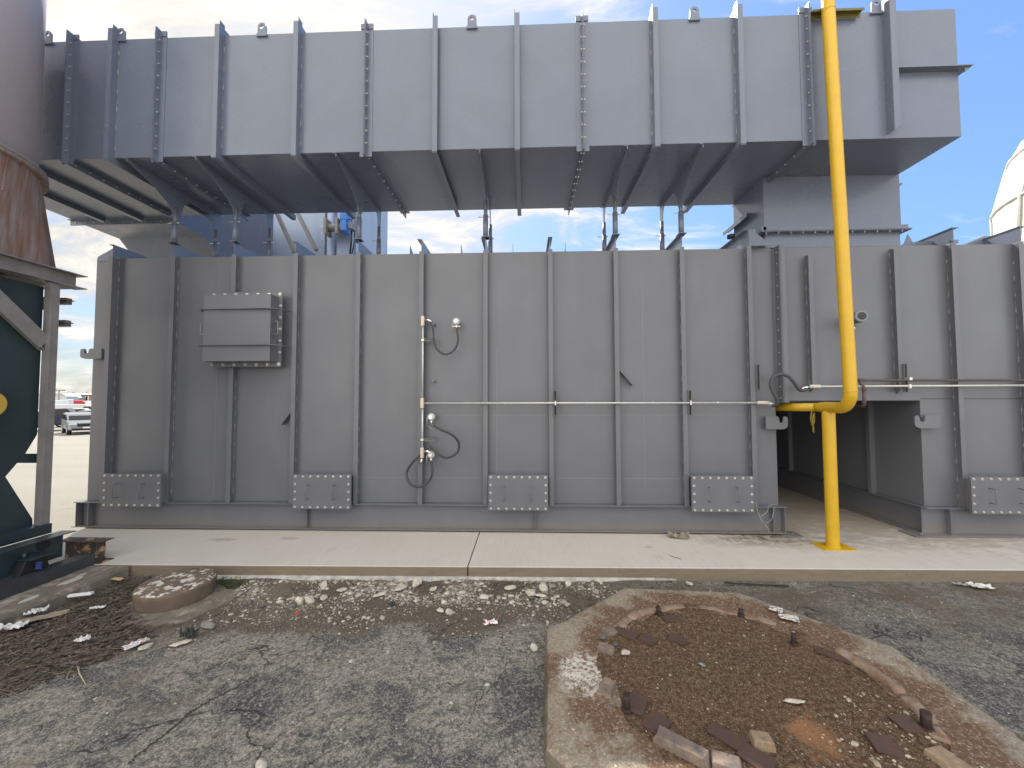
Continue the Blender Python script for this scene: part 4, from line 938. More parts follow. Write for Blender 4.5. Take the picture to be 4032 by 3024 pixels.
sprg = [(-6.50+.028*math.cos(a), 5.0+.028*math.sin(a), .36+.02*a/(2*math.pi)) for a in [i*.5 for i in range(64)]]
MB().tube(sprg, .007, 6).build('spring', mat('blue_spring', (.05, .07, .25), .4), iso)
MB().box(-6.70, -6.46, 4.88, 5.16, .52, .532).build('top_plate', m_teal, iso)
MB().tube([(-6.6, 4.92, .53), (-6.6, 4.92, .60)], .02, 10).build('bolt', m_teal, iso)
rbm = thing('rusty_channel', 'stub of peeling rusty channel beam on the left concrete pad', 'steel beam', (-6.7, 5.7, .17))
b = MB(); b.box(-7.05, -6.42, 5.74, 5.75, .19, .485); b.box(-7.05, -6.34, 5.62, 5.80, .485, .497); b.box(-7.05, -6.33, 5.60, 5.80, .176, .188); b.box(-6.425, -6.415, 5.62, 5.74, .19, .485); b.build('channel', m_rustbeam, rbm)
# concrete pad with worn edge
pd = MB(); prof_ = []
ys = [2.2+i*.08 for i in range(int((5.52-2.2)/.08)+1)]+[5.56]
vs = []; ztop = .175
for y in ys:
    xe = -5.845-.10*(5.5-y)/1.2*.5+.012*noise.noise(Vector((y*6, 2, 0)))
    vs += [(xe, y, -.05), (xe-.004, y, ztop-.035), (xe-.02, y, ztop), (-12, y, ztop)]
k = len(ys); fs = [(i*4+j_, (i+1)*4+j_, (i+1)*4+j_+1, i*4+j_+1) for i in range(k-1) for j_ in range(3)]
fs.append((4*(k-1), 4*(k-1)+3, 4*(k-1)+2, 4*(k-1)+1)); vs.append((-12, ys[-1], -.05)); fs[-1] = (4*(k-1)+1, 4*(k-1), 4*k, 4*(k-1)+3, 4*(k-1)+2)
pd.add(vs, fs); tag(pd.build('pad_pavement', m_oldconc), kind='structure')
for lx, ly, rr_ in ((-6.15, 5.1, .09), (-6.1, 4.62, .07), (-6.2, 5.25, .05)):
    pts = [(lx+rr_*(1+.3*random.uniform(-1, 1))*math.cos(a)*.6, ly+rr_*(1+.3*random.uniform(-1, 1))*math.sin(a)*1.6) for a in [2*math.pi*i/11 for i in range(11)]]
    tag(MB().prism(pts, 'z', .175, .180).build('paint_flake', mat('pale_mortar_flake', (.45, .43, .38), .9)), {.09: 'largest pale mortar smear on the left pad edge', .07: 'pale mortar smear on the left pad edge nearest the camera', .05: 'small pale mortar smear beside the rusty channel stub'}[rr_], 'mortar smear', 'pale mortar smears on the pad')

# ------------------------------------------------------------------ round concrete stub on a patch
st_c = (-4.62, 5.03)
pts = []
for i in range(40):
    a = 2*math.pi*i/40; r_ = .62*(1+.16*noise.noise(Vector((math.cos(a)*1.5, math.sin(a)*1.5, 2)))+.07*noise.noise(Vector((math.cos(a)*6, math.sin(a)*6, 2))))
    pts.append((st_c[0]+.16+r_*math.cos(a), st_c[1]-.14+r_*math.sin(a)*.8))
cp = MB(); cp.prism(pts, 'z', -.03, .018)
tag(cp.build('concrete_collar', stubmat('tan_collar_concrete', (.20, .17, .13), (.33, .29, .23), .5, .7, 8), bevel=.01), 'thin cracked tan concrete patch around the round stub', 'concrete patch')
tag(MB().lathe([(.40, -.02), (.41, .04), (.415, .15), (.425, .19), (.41, .215), (.37, .225), (.18, .232), (.02, .235)], (st_c[0], st_c[1], 0), 56, jit=.02).build('concrete_stub', m_stub), 'round brown concrete stub with flaking white paint on top', 'concrete stub')

# ------------------------------------------------------------------ octagonal foundation
OC = Vector((1.92, 3.49)); RO = 1.42/(2*math.sin(math.pi/8)); oct_ = thing('octagonal_foundation', 'octagonal rust-stained concrete stack foundation in the lower right foreground', 'foundation', (OC.x, OC.y, 0))
pts = [(OC.x+RO*math.cos(R(22.5-3.3)+k*math.pi/4), OC.y+RO*math.sin(R(22.5-3.3)+k*math.pi/4)) for k in range(8)]
# densified wobbly outline with chipped rim
vs = []; ring = []
for k in range(8):
    a, b2 = Vector(pts[k]), Vector(pts[(k+1) % 8])
    for i in range(24): ring.append(a.lerp(b2, i/24))
n = len(ring); lay = [(1.03, -.04), (1.022, .06), (1.012, .098), (.995, .117), (.97, .121), (.80, .124), (.66, .125)]
for sc_, z in lay:
    for i, p in enumerate(ring):
        w = .010*noise.noise(Vector((p.x*5, p.y*5, z*8)))+.006*noise.noise(Vector((p.x*18, p.y*18, z*9))); q_ = OC+(p-OC)*(sc_+(w if sc_ > .98 else 0))
        vs.append((q_.x, q_.y, z+(.004*noise.noise(Vector((q_.x*8, q_.y*8, 3))) if z > .11 else 0)))
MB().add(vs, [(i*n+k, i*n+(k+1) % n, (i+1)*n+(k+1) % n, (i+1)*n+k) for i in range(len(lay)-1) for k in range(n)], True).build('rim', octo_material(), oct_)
RC = Vector((1.92, 3.55))
# dirt bed inside
vs = []; fs = []; nr, na = 60, 120
for i in range(nr):
    for k in range(na):
        r_ = 1.40*i/(nr-1); a = 2*math.pi*k/na; x = RC.x+r_*math.cos(a); y = RC.y+r_*math.sin(a)
        z = .124+.016*noise.noise(Vector((x*1.7, y*1.7, 3)))+.010*noise.noise(Vector((x*6, y*6, 4)))+.004*noise.noise(Vector((x*25, y*25, 4)))
        if r_ > 1.24: z = z*(1-(r_-1.24)/.16)+.10*(r_-1.24)/.16
        vs.append((x, y, z))
fs = [(i*na+k, i*na+(k+1) % na, (i+1)*na+(k+1) % na, (i+1)*na+k) for i in range(nr-1) for k in range(na)]
MB().add(vs, fs, True).build('dirt_bed', bed_material(), oct_)
def bedz(x, y): return .124+.016*noise.noise(Vector((x*1.7, y*1.7, 3)))+.010*noise.noise(Vector((x*6, y*6, 4)))
# grout ring pieces (broken)
def grout(a0, a1, w=.11, h=.05, z0=.11, rc=1.22):
    vs = []; m_ = max(4, int(abs(a1-a0)/2)); sec = [(-.5, 0), (-.5, .6), (-.3, 1), (.3, 1), (.5, .6), (.5, 0)]
    for i in range(m_+1):
        a = R(a0+(a1-a0)*i/m_); e_ = .82 if i in (0, m_) else 1
        for s0, s1 in sec:
            nz = 1+.35*noise.noise(Vector((math.cos(a)*9, math.sin(a)*9, s0*3)))+.25*noise.noise(Vector((math.cos(a)*30, math.sin(a)*30, s0*5))); r_ = rc+s0*w*nz*e_; vs.append((RC.x+r_*math.cos(a), RC.y+r_*math.sin(a), z0+s1*h*nz*e_))
    k = len(sec); fs = [(i*k+j_, i*k+(j_+1) % k, (i+1)*k+(j_+1) % k, (i+1)*k+j_) for i in range(m_) for j_ in range(k)]
    fs.append(tuple(range(k))[::-1]); fs.append(tuple(m_*k+j_ for j_ in range(k))); return MB().add(vs, fs, True)
for a0, a1, h_ in ((47, 90, .024), (90, 108, .026), (108, 128, .034), (128, 146, .022), (-6, 22, .055), (-19, -6.7, .055), (-27, -20, .03)):
    grout(a0, a1, h=h_).build('grout_ring', m_grout, oct_)
# loose chunks of broken ring
m_chunk = mat('loose_grout_chunk', (.26, .19, .14), .85, 0, var=.6, vscale=12, var2=(.11, .09, .085), bump=.6, bscale=50)
def chunk(px_, py_, lx, ly, lz, rz, label, mat_=None, tilt=0):
    p = Zp(px_, py_, .135); o = MB(); s_ = [(-1, -1), (1, -1), (1, 1), (-1, 1)]; vs = []
    for z in (0, .5, 1):
        for (i, j_) in s_: vs.append((i*lx/2*(1-.14*z+random.uniform(-.06, .06)), j_*ly/2*(1-.10*z+random.uniform(-.06, .06)), z*lz*random.uniform(.92, 1.05)))
    fs = [(3, 2, 1, 0), (8, 9, 10, 11)]+[(r_*4+k, r_*4+(k+1) % 4, (r_+1)*4+(k+1) % 4, (r_+1)*4+k) for r_ in (0, 1) for k in range(4)]
    o.add(vs, fs); ob = o.build('grout_chunk', mat_ or m_chunk, bevel=.008); ob.location = (p.x, p.y, bedz(p.x, p.y)-.012); ob.rotation_euler = (tilt, 0, R(rz))
    return tag(ob, label, 'grout chunk', 'broken grout chunks on the foundation')
chunk(2385, 2560, .17, .095, .07, -25, 'dark rounded grout chunk at the upper left of the ring')
chunk(2392, 2715, .13, .115, .09, 55, 'blocky grout chunk standing beside the left anchor bolt')
chunk(2685, 2950, .38, .12, .075, -36, 'longest pale-topped grout bar at the bottom of the ring')
chunk(2860, 3010, .20, .13, .06, -20, 'short grout piece just right of the longest bar, cut by the bottom edge')
chunk(3000, 2925, .15, .11, .075, -10, 'tan brick-like grout chunk alone on the dirt bed', mat('tan_grout_block', (.33, .24, .15), .9, var=.4, vscale=20, bump=.5))
chunk(3735, 3000, .17, .20, .05, 12, 'large flat tan grout piece at the lower right of the ring', mat('tan_grout_slab', (.36, .26, .17), .9, var=.4, vscale=20, bump=.5))
chunk(2402, 2485, .15, .13, .035, 20, 'flat rounded grout piece above the dark chunk at upper left')
# rusted plates
def plate(px_, py_, lx, ly, rz, label, mat_=None, tilt=(0, 0), z=None, t_=.012):
    p = Zp(px_, py_, .135); o = MB(); vs = []
    for z_ in (0, t_):
        for (i, j_) in ((-1, -1), (.2, -1.02), (1, -1), (1.02, .1), (1, 1), (-.3, .98), (-1, 1), (-.98, 0)): vs.append((i*lx/2, j_*ly/2, z_+.004*i*j_))
    fs = [tuple(range(7, -1, -1)), tuple(range(8, 16))]+[(k, (k+1) % 8, 8+(k+1) % 8, 8+k) for k in range(8)]
    o.add(vs, fs); ob = o.build('steel_plate', mat_ or m_steelrust); ob.location = (p.x, p.y, (bedz(p.x, p.y)+.008) if z is None else z); ob.rotation_euler = (tilt[0], tilt[1], R(rz))
    return tag(ob, label, 'steel plate', 'rusted shim plates lying on the foundation')
plate(2645, 2433, .20, .12, 5, 'rusted shim plate beside the top left anchor bolt')
plate(2462, 2493, .24, .13, -38, 'long rusted shim plate overlapping another near the upper left of the ring')
plate(2553, 2518, .15, .15, 45, 'square rusted shim plate set like a diamond in the upper left')
plate(2665, 2515, .13, .15, 60, 'half buried grey shim plate on the upper dirt bed')
plate(2690, 2530, .12, .06, 30, 'small orange-edged shim plate touching the half buried one')
plate(2505, 2770, .15, .20, -30, 'rusted shim plate right of the left anchor bolt')
plate(2585, 2845, .20, .15, 42, 'thick grey-brown shim plate above the longest grout bar')
plate(2860, 2900, .24, .13, -45, 'dark rusted shim plate sunk in dirt left of the tan chunk')
plate(2980, 2990, .2, .16, -50, 'rusted shim plate by the bottom edge below the tan chunk')
plate(3568, 2855, .15, .14, 5, 'squarish shim plate tilted beside the right anchor bolt', tilt=(.15, 0))
plate(3480, 2935, .17, .16, -12, 'reddish brown shim plate leaning at the lower right', tilt=(.1, .1))
plate(3280, 2580, .26, .09, -38, 'narrow dark shim plate at the start of the right ring segment')
m_chip = stubmat('whitewashed_plate', (.12, .08, .06), (.65, .62, .58), .42, .52, 30)
plate(3055, 2405, .13, .10, -35, 'white-flecked plate farther one at the right rim', m_chip, z=.15)
plate(3105, 2440, .19, .10, -18, 'white-flecked plate nearer one at the right rim above a stub', m_chip, tilt=(0, .05), z=.155)
# anchor bolts
def anchor(px_, py_, h, label, r_=.028, lean=(0, 0)):
    p = Zp(px_, py_, .13); t = thing('anchor_bolt', label, 'anchor bolt', (p.x, p.y, .12), 'rusted anchor bolts round the ring')
    MB().tube([(p.x, p.y, .10), (p.x+lean[0]*.5, p.y+lean[1]*.5, .13+h*.55), (p.x+lean[0], p.y+lean[1], .13+h)], [r_, r_*.97, r_], 20).build('rod', m_boltrust, t)
    MB().lathe([(r_*1.5, .115), (r_*1.5, .140), (r_*1.1, .145)], (p.x, p.y, 0), 6, smooth=False).build('nut', m_boltrust, t)
anchor(2597, 2415, .075, 'rusted anchor bolt at the top left of the ring', lean=(-.02, 0))
anchor(2918, 2423, .07, 'rusted anchor bolt at the top middle of the ring')
anchor(2467, 2795, .12, 'rusted anchor bolt at the left of the ring by the blocky chunk')
anchor(3648, 2868, .12, 'thick rusted anchor bolt at the right of the ring', .034)
anchor(3126, 2535, .10, 'short rusted anchor stub under the white-flecked plates', .026)

# ------------------------------------------------------------------ rocks
def rockmesh(seed, sub=2, flat=.6):
    bm = bmesh.new(); bmesh.ops.create_icosphere(bm, subdivisions=sub, radius=1)
    for v in bm.verts:
        d = 1+.38*noise.noise(v.co*1.3+Vector((seed*7.1, 0, 0)))+.16*noise.noise(v.co*3.5+Vector((0, seed*3.7, 0)))
        v.co *= d; v.co.z *= flat
        if v.co.z < -.25*flat*2: v.co.z = -.25*flat*2
    vs = [v.co.copy() for v in bm.verts]; fs = [tuple(v.index for v in f.verts) for f in bm.faces]; bm.free(); return vs, fs
RK = [rockmesh(i, 2) for i in range(6)]; RKs = [rockmesh(i+10, 1) for i in range(8)]
def rock(px_, py_, size, label, mat_=m_rock, z=0, asp=(1, .75, .8), rz=None, cat='rock', group='loose pale rocks along the slab'):
    p = Zp(px_, py_, z); v, f = random.choice(RK); ob = MB().add([(a.x*size/2*asp[0], a.y*size/2*asp[1], a.z*size/2*asp[2]) for a in v], f).build('rock', mat_)
    ob.location = (p.x, p.y, z+size*.14); ob.rotation_euler = (random.uniform(-.2, .2), random.uniform(-.2, .2), R(rz if rz is not None else random.uniform(0, 360))); return tag(ob, label, cat, group)
random.seed(11)
rock(1643, 2300, .19, 'largest buff rock against the slab foot, with a bolt of twig behind it')
rock(1580, 2322, .17, 'flat pale rock just left of the largest buff rock', asp=(1.1, .6, .5))
rock(1705, 2325, .12, 'pale knobbly rock right of the largest buff rock')
rock(1736, 2330, .12, 'dark grey rock right of the pale knobbly rock', m_rockd)
rock(1180, 2375, .17, 'upright pale rock leaning in the left rubble heap', asp=(.7, .6, 1.3))
rock(1220, 2372, .16, 'angular white rock at the right of the left rubble heap', asp=(.6, .9, 1.3))
rock(1152, 2388, .12, 'dark brown rock in the left rubble heap', m_rockd)
rock(1275, 2358, .14, 'flat pale rock right of the left rubble heap', asp=(1.3, .7, .5))
rock(1500, 2345, .15, 'flat pale rock left of centre in the rubble band', asp=(1.3, .6, .5))
rock(1345, 2327, .12, 'flat pale rock in the rubble left of centre by the slab', asp=(1.2, .7, .5))
rock(1275, 2310, .13, 'wide greyish rock close to the slab at left', asp=(1.3, .7, .5))
rock(1540, 2382, .09, 'small black stone in the rubble band', m_black)
rock(1905, 2355, .14, 'flat pale rock under the twigs right of centre', asp=(1.2, .6, .6))
rock(1770, 2415, .12, 'pale rock in the middle of the rubble band')
rock(1735, 2408, .10, 'pale rock left of the middle rubble rock')
rock(2010, 2320, .14, 'flat pale rock by the slab at the right of the rubble', asp=(1.2, .6, .5))
rock(2090, 2340, .17, 'lumpy pale rock left of the grey cone-shaped rock', asp=(1.1, .7, .7))
rock(2140, 2322, .19, 'grey cone-shaped rock at the right end of the rubble', asp=(1.1, .7, .8))
rock(2130, 2350, .14, 'flat pale rock in front of the grey cone-shaped rock', asp=(1.3, .6, .4))
rock(2092, 2358, .10, 'brown stone in front of the lumpy pale rock', m_rockd)
rock(2238, 2302, .12, 'pale rock by the slab foot near the foundation')
rock(2713, 2302, .10, 'squarish grey stone at the slab foot behind the foundation')
rock(820, 2468, .17, 'grey lump of mortar in front of the concrete patch', asp=(1.1, .7, .6), mat_=mat('grey_mortar', (.28, .26, .24), .9, var=.4, vscale=12, bump=.4))
rock(570, 2556, .13, 'pale lump beside the crumpled wrapper at left')
rock(710, 2542, .17, 'broken flat pale stone with a dark shard behind it', asp=(1.2, .6, .4))
rock(535, 2255, .26, 'brown bundle of rubble at the pad corner', m_rockd, asp=(1.3, .6, .6))
rock(1030, 2390, .09, 'dark stone alone on the dirt right of the stub', m_rockd)
rock(985, 2376, .10, 'upright dark stone on the dirt right of the stub', m_rockd, asp=(.6, .6, 1.3))
rock(905, 2445, .07, 'small dark stone between stub and dark shard', m_rockd)
rock(1030, 2960+60, .10, 'pale egg-shaped rock at the bottom edge of the photo', asp=(1.1, .8, .7))
rock(2102, 2555, .11, 'pale curled stone against the left side of the foundation')
GR2 = 'small stones on the dirt bed'
rock(2463, 2575, .10, 'white angular stone beside the dark grout chunk', z=.13, asp=(1, .8, .7), group=GR2)
rock(2765, 2620, .055, 'small grey stone alone in the middle of the dirt bed', mat_=mat('grey_pebble', (.25, .26, .27), .7, var=.5, vscale=40), z=.13, group=GR2)
rock(3125, 2768, .11, 'curled pink-white stone right of centre on the dirt bed', z=.13, asp=(1.3, .5, .5), rz=-20, group=GR2)
rock(3410, 2890, .06, 'cream stone with a dark base at lower right of the dirt bed', z=.13, group=GR2)
rock(2370, 2512, .09, 'bluish dark stone wedged above the dark grout chunk', m_rockd, z=.15, group=GR2)
rock(2425, 2540, .07, 'round dark stone right of the dark grout chunk', m_rockd, z=.13, group=GR2)
rock(2870, 2995, .08, 'dark stone stuck at the end of the long grout bar', m_rockd, z=.14, group=GR2)
# gravel (uncountable)
def scatter(name, n, fn, mat_, label, cat, templ=RKs):
    b = MB(); V = []; Fc = []
    for _ in range(n):
        r_ = fn()
        if r_ is None: continue
        x, y, z, s = r_; v, f = random.choice(templ); a = random.uniform(0, 6.28); ca, sa = math.cos(a), math.sin(a); o_ = len(V); ex = random.uniform(.7, 1.4)
        V += [(x+(q.x*ca*ex-q.y*sa)*s, y+(q.x*sa*ex+q.y*ca)*s, z+q.z*s*.8) for q in v]; Fc += [tuple(i+o_ for i in g_) for g_ in f]
    b.v = V; b.f = Fc; b.sm = [False]*len(Fc)
    return tag(b.build(name, mat_), label, cat, kind='stuff')
def gz(x, y):
    return .022*noise.noise(Vector((x*.9, y*.9, 1)))+.007*noise.noise(Vector((x*4, y*4, 5)))-.006
def fn_band():
    x = random.gauss(-1.7, 1.7); y = slab_front(x)-.06-abs(random.gauss(0, .58))
    d = 1.5*noise.noise(Vector((x*1.8, y*1.8, 9)))
    if x < -4.0 or x > 1.4 or y < 3.7 or random.random() > .5+d: return None
    s = min(.055, .003+random.expovariate(1/.006)*random.choice((.4, .6, .9, 1.25))); s *= 1.25 if y > 5.0 else .8
    return x, y, gz(x, y)+s*.15, s
scatter('gravel', 16000, fn_band, m_rock, 'pale crushed gravel scattered along the foot of the slab', 'gravel')
def fn_all():
    x = random.uniform(-5, 7.5); y = random.uniform(1.8, 5.6)
    if ((x-OC.x)**2+(y-OC.y)**2) < 1.95**2: return None
    if noise.noise(Vector((x*.8, y*.8, 3))) < random.uniform(-.5, .5): return None
    s = min(.022, .003+random.expovariate(1/.003)); return x, y, gz(x, y)+s*.2, s
scatter('gravel', 3000, fn_all, m_rock, 'sparse tiny pale grit on the asphalt', 'grit')
def fn_bed():
    a = random.uniform(0, 6.28); r_ = 1.2*math.sqrt(random.random()); x = RC.x+r_*math.cos(a); y = RC.y+r_*math.sin(a)
    k = 1.0 if ((x-2.75)**2+(y-2.85)**2) < .35 else .4
    if random.random() > k: return None
    s = min(.022, .002+random.expovariate(1/(.0042 if k == 1 else .0019))); return x, y, bedz(x, y)+s*.2, s
scatter('gravel', 2200, fn_bed, mat('cream_grit', (.40, .34, .25), .9, island=.35, var=.3, vscale=20), 'cream grit sprinkled on the rusty dirt bed', 'grit')
def fn_rim():
    x = random.uniform(.0, 3.8); y = random.uniform(1.7, 5.2); r_ = math.hypot(x-OC.x, y-OC.y)
    if r_ < 1.25 or r_ > 1.7: return None
    s = min(.02, .003+random.expovariate(1/.0025)); return x, y, .125+s*.2, s
scatter('gravel', 900, fn_rim, m_rock, 'scattered grit on the foundation rim', 'grit')
def fn_dark():
    x = random.uniform(-5, 3); y = slab_front(x)-random.uniform(.05, 1.9)
    if ((x-OC.x)**2+(y-OC.y)**2) < 1.95**2: return None
    s = min(.02, .004+random.expovariate(1/.004)); return x, y, gz(x, y)+s*.1, s
scatter('gravel', 2200, fn_dark, m_rockd, 'dark crumbs of dirt and asphalt before the slab', 'grit')

# ------------------------------------------------------------------ mulch and twigs (uncountable)
poly = [(-5.93, 3.1), (-5.93, 5.56), (-5.3, 5.55), (-4.95, 5.40), (-5.08, 5.1), (-4.98, 4.8), (-4.55, 4.50), (-4.10, 4.15), (-4.15, 3.85), (-4.5, 3.45), (-4.85, 3.15)]
def inside(x, y):
    c = False
    for i in range(len(poly)):
        (x1, y1), (x2, y2) = poly[i], poly[i-1]
        if (y1 > y) != (y2 > y) and x < (x2-x1)*(y-y1)/(y2-y1)+x1: c = not c
    return c
def edged(x, y):
    d = 9
    for i in range(len(poly)):
        a, b_ = Vector(poly[i]), Vector(poly[i-1]); p = Vector((x, y)); t = max(0, min(1, (p-a).dot(b_-a)/(b_-a).length_squared)); d = min(d, (p-a.lerp(b_, t)).length)
    return d
def mz(x, y): return gz(x, y)+(.07*min(1, edged(x, y)/.5)+.03*noise.noise(Vector((x*3, y*3, 0)))*min(1, edged(x, y)/.3) if inside(x, y) else 0)
random.seed(5)
V = []; Fc = []
gxs = [-6.0+i*.05 for i in range(42)]; gys = [3.0+i*.05 for i in range(54)]
mm_ = MB(); idx = {}
for i, x in enumerate(gxs):
    for j_, y in enumerate(gys):
        if inside(x, y): idx[(i, j_)] = len(mm_.v); mm_.v.append((x, y, mz(x, y)-.006))
for (i, j_) in list(idx):
    q_ = [(i, j_), (i+1, j_), (i+1, j_+1), (i, j_+1)]
    if all(k in idx for k in q_): mm_.f.append(tuple(idx[k] for k in q_)); mm_.sm.append(True)
def twig(b, x, y, z, L_, r_, bend, az, el):
    d = Vector((math.cos(az)*math.cos(el), math.sin(az)*math.cos(el), math.sin(el))); p = Vector((x, y, z)); pts = [p]
    for _ in range(3):
        d = (d+Vector((random.uniform(-bend, bend), random.uniform(-bend, bend), random.uniform(-bend, bend)*.5-.02))).normalized(); p = p+d*(L_/3); p.z = max(p.z, z-.01); pts.append(p.copy())
    b.tube(pts, [r_, r_, r_*.8, r_*.4], 4, cap=False, smooth=True)
lf = MB()
for _ in range(7000):
    x = random.uniform(-5.95, -4.0); y = random.uniform(3.05, 5.6)
    if not inside(x+random.uniform(-.05, .05), y+random.uniform(-.05, .05)) : continue
    z = mz(x, y)+random.uniform(.0, .035)
    L_ = random.uniform(.025, .085); w = L_*random.uniform(.25, .6); a = random.uniform(0, 6.28); u = Vector((math.cos(a), math.sin(a), random.uniform(-.5, .5))).normalized()
    v_ = u.cross(Vector((random.uniform(-.4, .4), random.uniform(-.4, .4), 1))).normalized(); c = Vector((x, y, z)); nrm = u.cross(v_)
    cc = random.uniform(.1, .5)*w
    lf.add([c-u*L_/2, c-v_*w/2+nrm*cc, c+u*L_/2, c+v_*w/2+nrm*cc, c], [(0, 1, 4), (1, 2, 4), (2, 3, 4), (3, 0, 4)], False)
lf.add(mm_.v, mm_.f, True)
tag(lf.build('leaf_litter', m_leaf), 'heap of dead brown leaves and mulch along the left pad', 'leaf litter', kind='stuff')
tw = MB()
for _ in range(2200):
    x = random.uniform(-5.93, -4.0); y = random.uniform(3.05, 5.5)
    if not inside(x, y): continue
    twig(tw, x, y, mz(x, y)+random.uniform(.005, .035), random.choice([.06, .1, .14, .22])*random.uniform(.7, 1.3), random.uniform(.0012, .0032), .25, random.gauss(.4, .9), random.uniform(-.1, .25))
for _ in range(420):
    x = random.gauss(-.55, 1.0); y = slab_front(x)-.06-abs(random.gauss(0, .15)); twig(tw, x, y, gz(x, y)+.012, random.uniform(.05, .18), .0025, .2, random.uniform(0, 6.28), random.uniform(0, .15))
for _ in range(60):
    x = random.uniform(-4.2, -3.0); y = random.uniform(3.4, 4.8); twig(tw, x, y, gz(x, y)+.008, random.uniform(.05, .18), .002, .3, random.uniform(0, 6.28), 0)
tag(tw.build('twigs', m_wood), 'thin dry twigs tangled in the leaf heap and along the slab foot', 'twigs', kind='stuff')
# the forked pale twig
b = MB(); P_ = [Zp(0+565*.482, 2224+740*.482, .05), Zp(630*.482, 2224+810*.482, .03), Zp(650*.482, 2224+890*.482, .02), Zp(700*.482, 2224+975*.482, .01)]
b.tube(P_, [.004, .006, .006, .003], 6); b.tube([P_[1], Zp(585*.482, 2224+830*.482, .02), Zp(545*.482, 2224+930*.482, .01)], .003, 6)
tag(b.build('twig', mat('pale_straw', (.42, .33, .22), .9)), 'pale forked twig sticking out of the front of the leaf heap', 'twig')
tag(MB().tube([Zp(2853, 2294, .02), Zp(2950, 2300, .02), Zp(3107, 2308, .02)], .010, 8).build('steel_rod', m_black), 'thin black rod lying at the slab foot', 'rod')
# weeds
b = MB(); random.seed(2)
for _ in range(420):
    p = Zp(random.gauss(900, 32), random.gauss(2302, 9), .0); h = random.uniform(.01, .045); a = random.uniform(0, 6.28); d = Vector((math.cos(a), math.sin(a), 0))*random.uniform(.01, .04); s_ = Vector((-d.y, d.x, 0))*.25
    b.add([p, p+d*.6+s_+Vector((0, 0, h)), p+d+Vector((0, 0, h*.7)), p+d*.6-s_+Vector((0, 0, h))], [(0, 1, 2, 3)])
tag(b.build('weeds', m_weed), 'low dark green weeds between the round stub and the slab', 'weeds', kind='stuff')
p = Zp(927, 2272, .05)
fl_ = thing('dandelion', 'single yellow dandelion in front of the slab near the stub', 'flower', (p.x, p.y, 0))
MB().tube([(p.x, p.y, 0), (p.x+.005, p.y, .055)], .0025, 6).build('stem', m_weed, fl_); MB().lathe([(.004, .05), (.018, .058), (.012, .066), (.002, .067)], (p.x+.005, p.y, 0), 12).build('flower_head', mat('dandelion_yellow', (.65, .45, .02), .7), fl_)
# ------------------------------------------------------------------ litter
def crumple(px_, py_, lx, ly, h, rz, name, mat_, label, cat, z=.02, seed=1, red=False):
    p = Zp(px_, py_, z); n = 14; vs = []
    for i in range(n):
        for j_ in range(n):
            u, v_ = i/(n-1)-.5, j_/(n-1)-.5
            e_ = 1-.12*abs(noise.noise(Vector((u*4, v_*4, seed))))
            vs.append((u*lx*e_, v_*ly*e_, h*abs(noise.noise(Vector((u*5, v_*5, seed*3.3))))*1.6+.004))
    b = MB().add(vs, [(i*n+j_, (i+1)*n+j_, (i+1)*n+j_+1, i*n+j_+1) for i in range(n-1) for j_ in range(n-1)]); o = b.build(name, mat_); o.location = (p.x, p.y, z); o.rotation_euler = (0, 0, R(rz))
    sm = o.modifiers.new('thick', 'SOLIDIFY'); sm.thickness = .002
    return tag(o, label, cat)
m_wrap = stubmat('printed_wrapper', (.75, .74, .72), (.55, .10, .10), .56, .60, 28)
crumple(535, 2538, .20, .10, .03, 60, 'wrapper', m_wrap, 'crumpled white and red wrapper at the front of the leaf heap', 'wrapper', .04)
crumple(325, 2523, .12, .05, .04, 25, 'paper_scrap', m_paper, 'small white paper scrap in the leaf heap', 'paper', .10, 2)
crumple(143, 2412, .18, .08, .06, 35, 'paper_scrap', m_paper, 'crumpled white scrap by the pad edge near the cardboard', 'paper', .09, 3)
crumple(35, 2475, .26, .12, .05, 25, 'plastic_bag', m_paper, 'torn white plastic at the left photo edge on the leaf heap', 'plastic', .09, 4)
crumple(165, 2432, .42, .14, .01, 38, 'cardboard', m_card, 'flat brown cardboard strip lying on the leaf heap', 'cardboard', .09, 5)
crumple(385, 2395, .14, .05, .03, 20, 'paper_scrap', m_paper, 'faded white scrap in the middle of the leaf heap', 'paper', .09, 6)
crumple(463, 2282, .16, .06, .02, -10, 'leaf_scrap', mat('yellow_scrap', (.50, .38, .20), .9), 'torn tan scrap at the back of the leaf heap', 'scrap', .08, 7)
crumple(3860, 2310, .24, .13, .04, -10, 'newspaper', m_wrap, 'crumpled white and pink paper at the slab foot far right', 'paper', .01, 8)
crumple(3780, 2302, .16, .05, .02, -12, 'plastic_strip', mat('grey_plastic', (.25, .26, .27), .6), 'grey plastic strip left of the crumpled pink paper', 'plastic', .01, 9)
crumple(3315, 2306, .26, .10, .006, -8, 'rubber_mat', mat('grey_film', (.10, .10, .105), .6), 'flat dark grey scrap at the slab foot under the post', 'scrap', .0, 10)
m_rw = stubmat('red_white_foil', (.45, .03, .06), (.75, .75, .75), .5, .53, 18)
crumple(1932, 2455, .16, .07, .04, 10, 'wrapper', m_rw, 'crumpled red and white wrapper in the middle of the rubble', 'wrapper', .01, 11)
crumple(1170, 2418, .05, .04, .02, 0, 'wrapper', m_red, 'tiny red wrapper piece in the left rubble heap', 'wrapper', .03, 12)
crumple(2672, 2117, .34, .17, .10, -14, 'cardboard', m_card, 'curled brown cardboard piece on the slab before the base beam', 'cardboard', .185, 15)
crumple(745, 2505, .13, .11, .10, 10, 'rubber_scrap', mat('dark_shard', (.04, .05, .045), .6), 'dark torn shard standing by the flat broken stone', 'scrap', .02, 13)
p0, p1 = Zp(270, 2346, .11), Zp(365, 2335, .13)
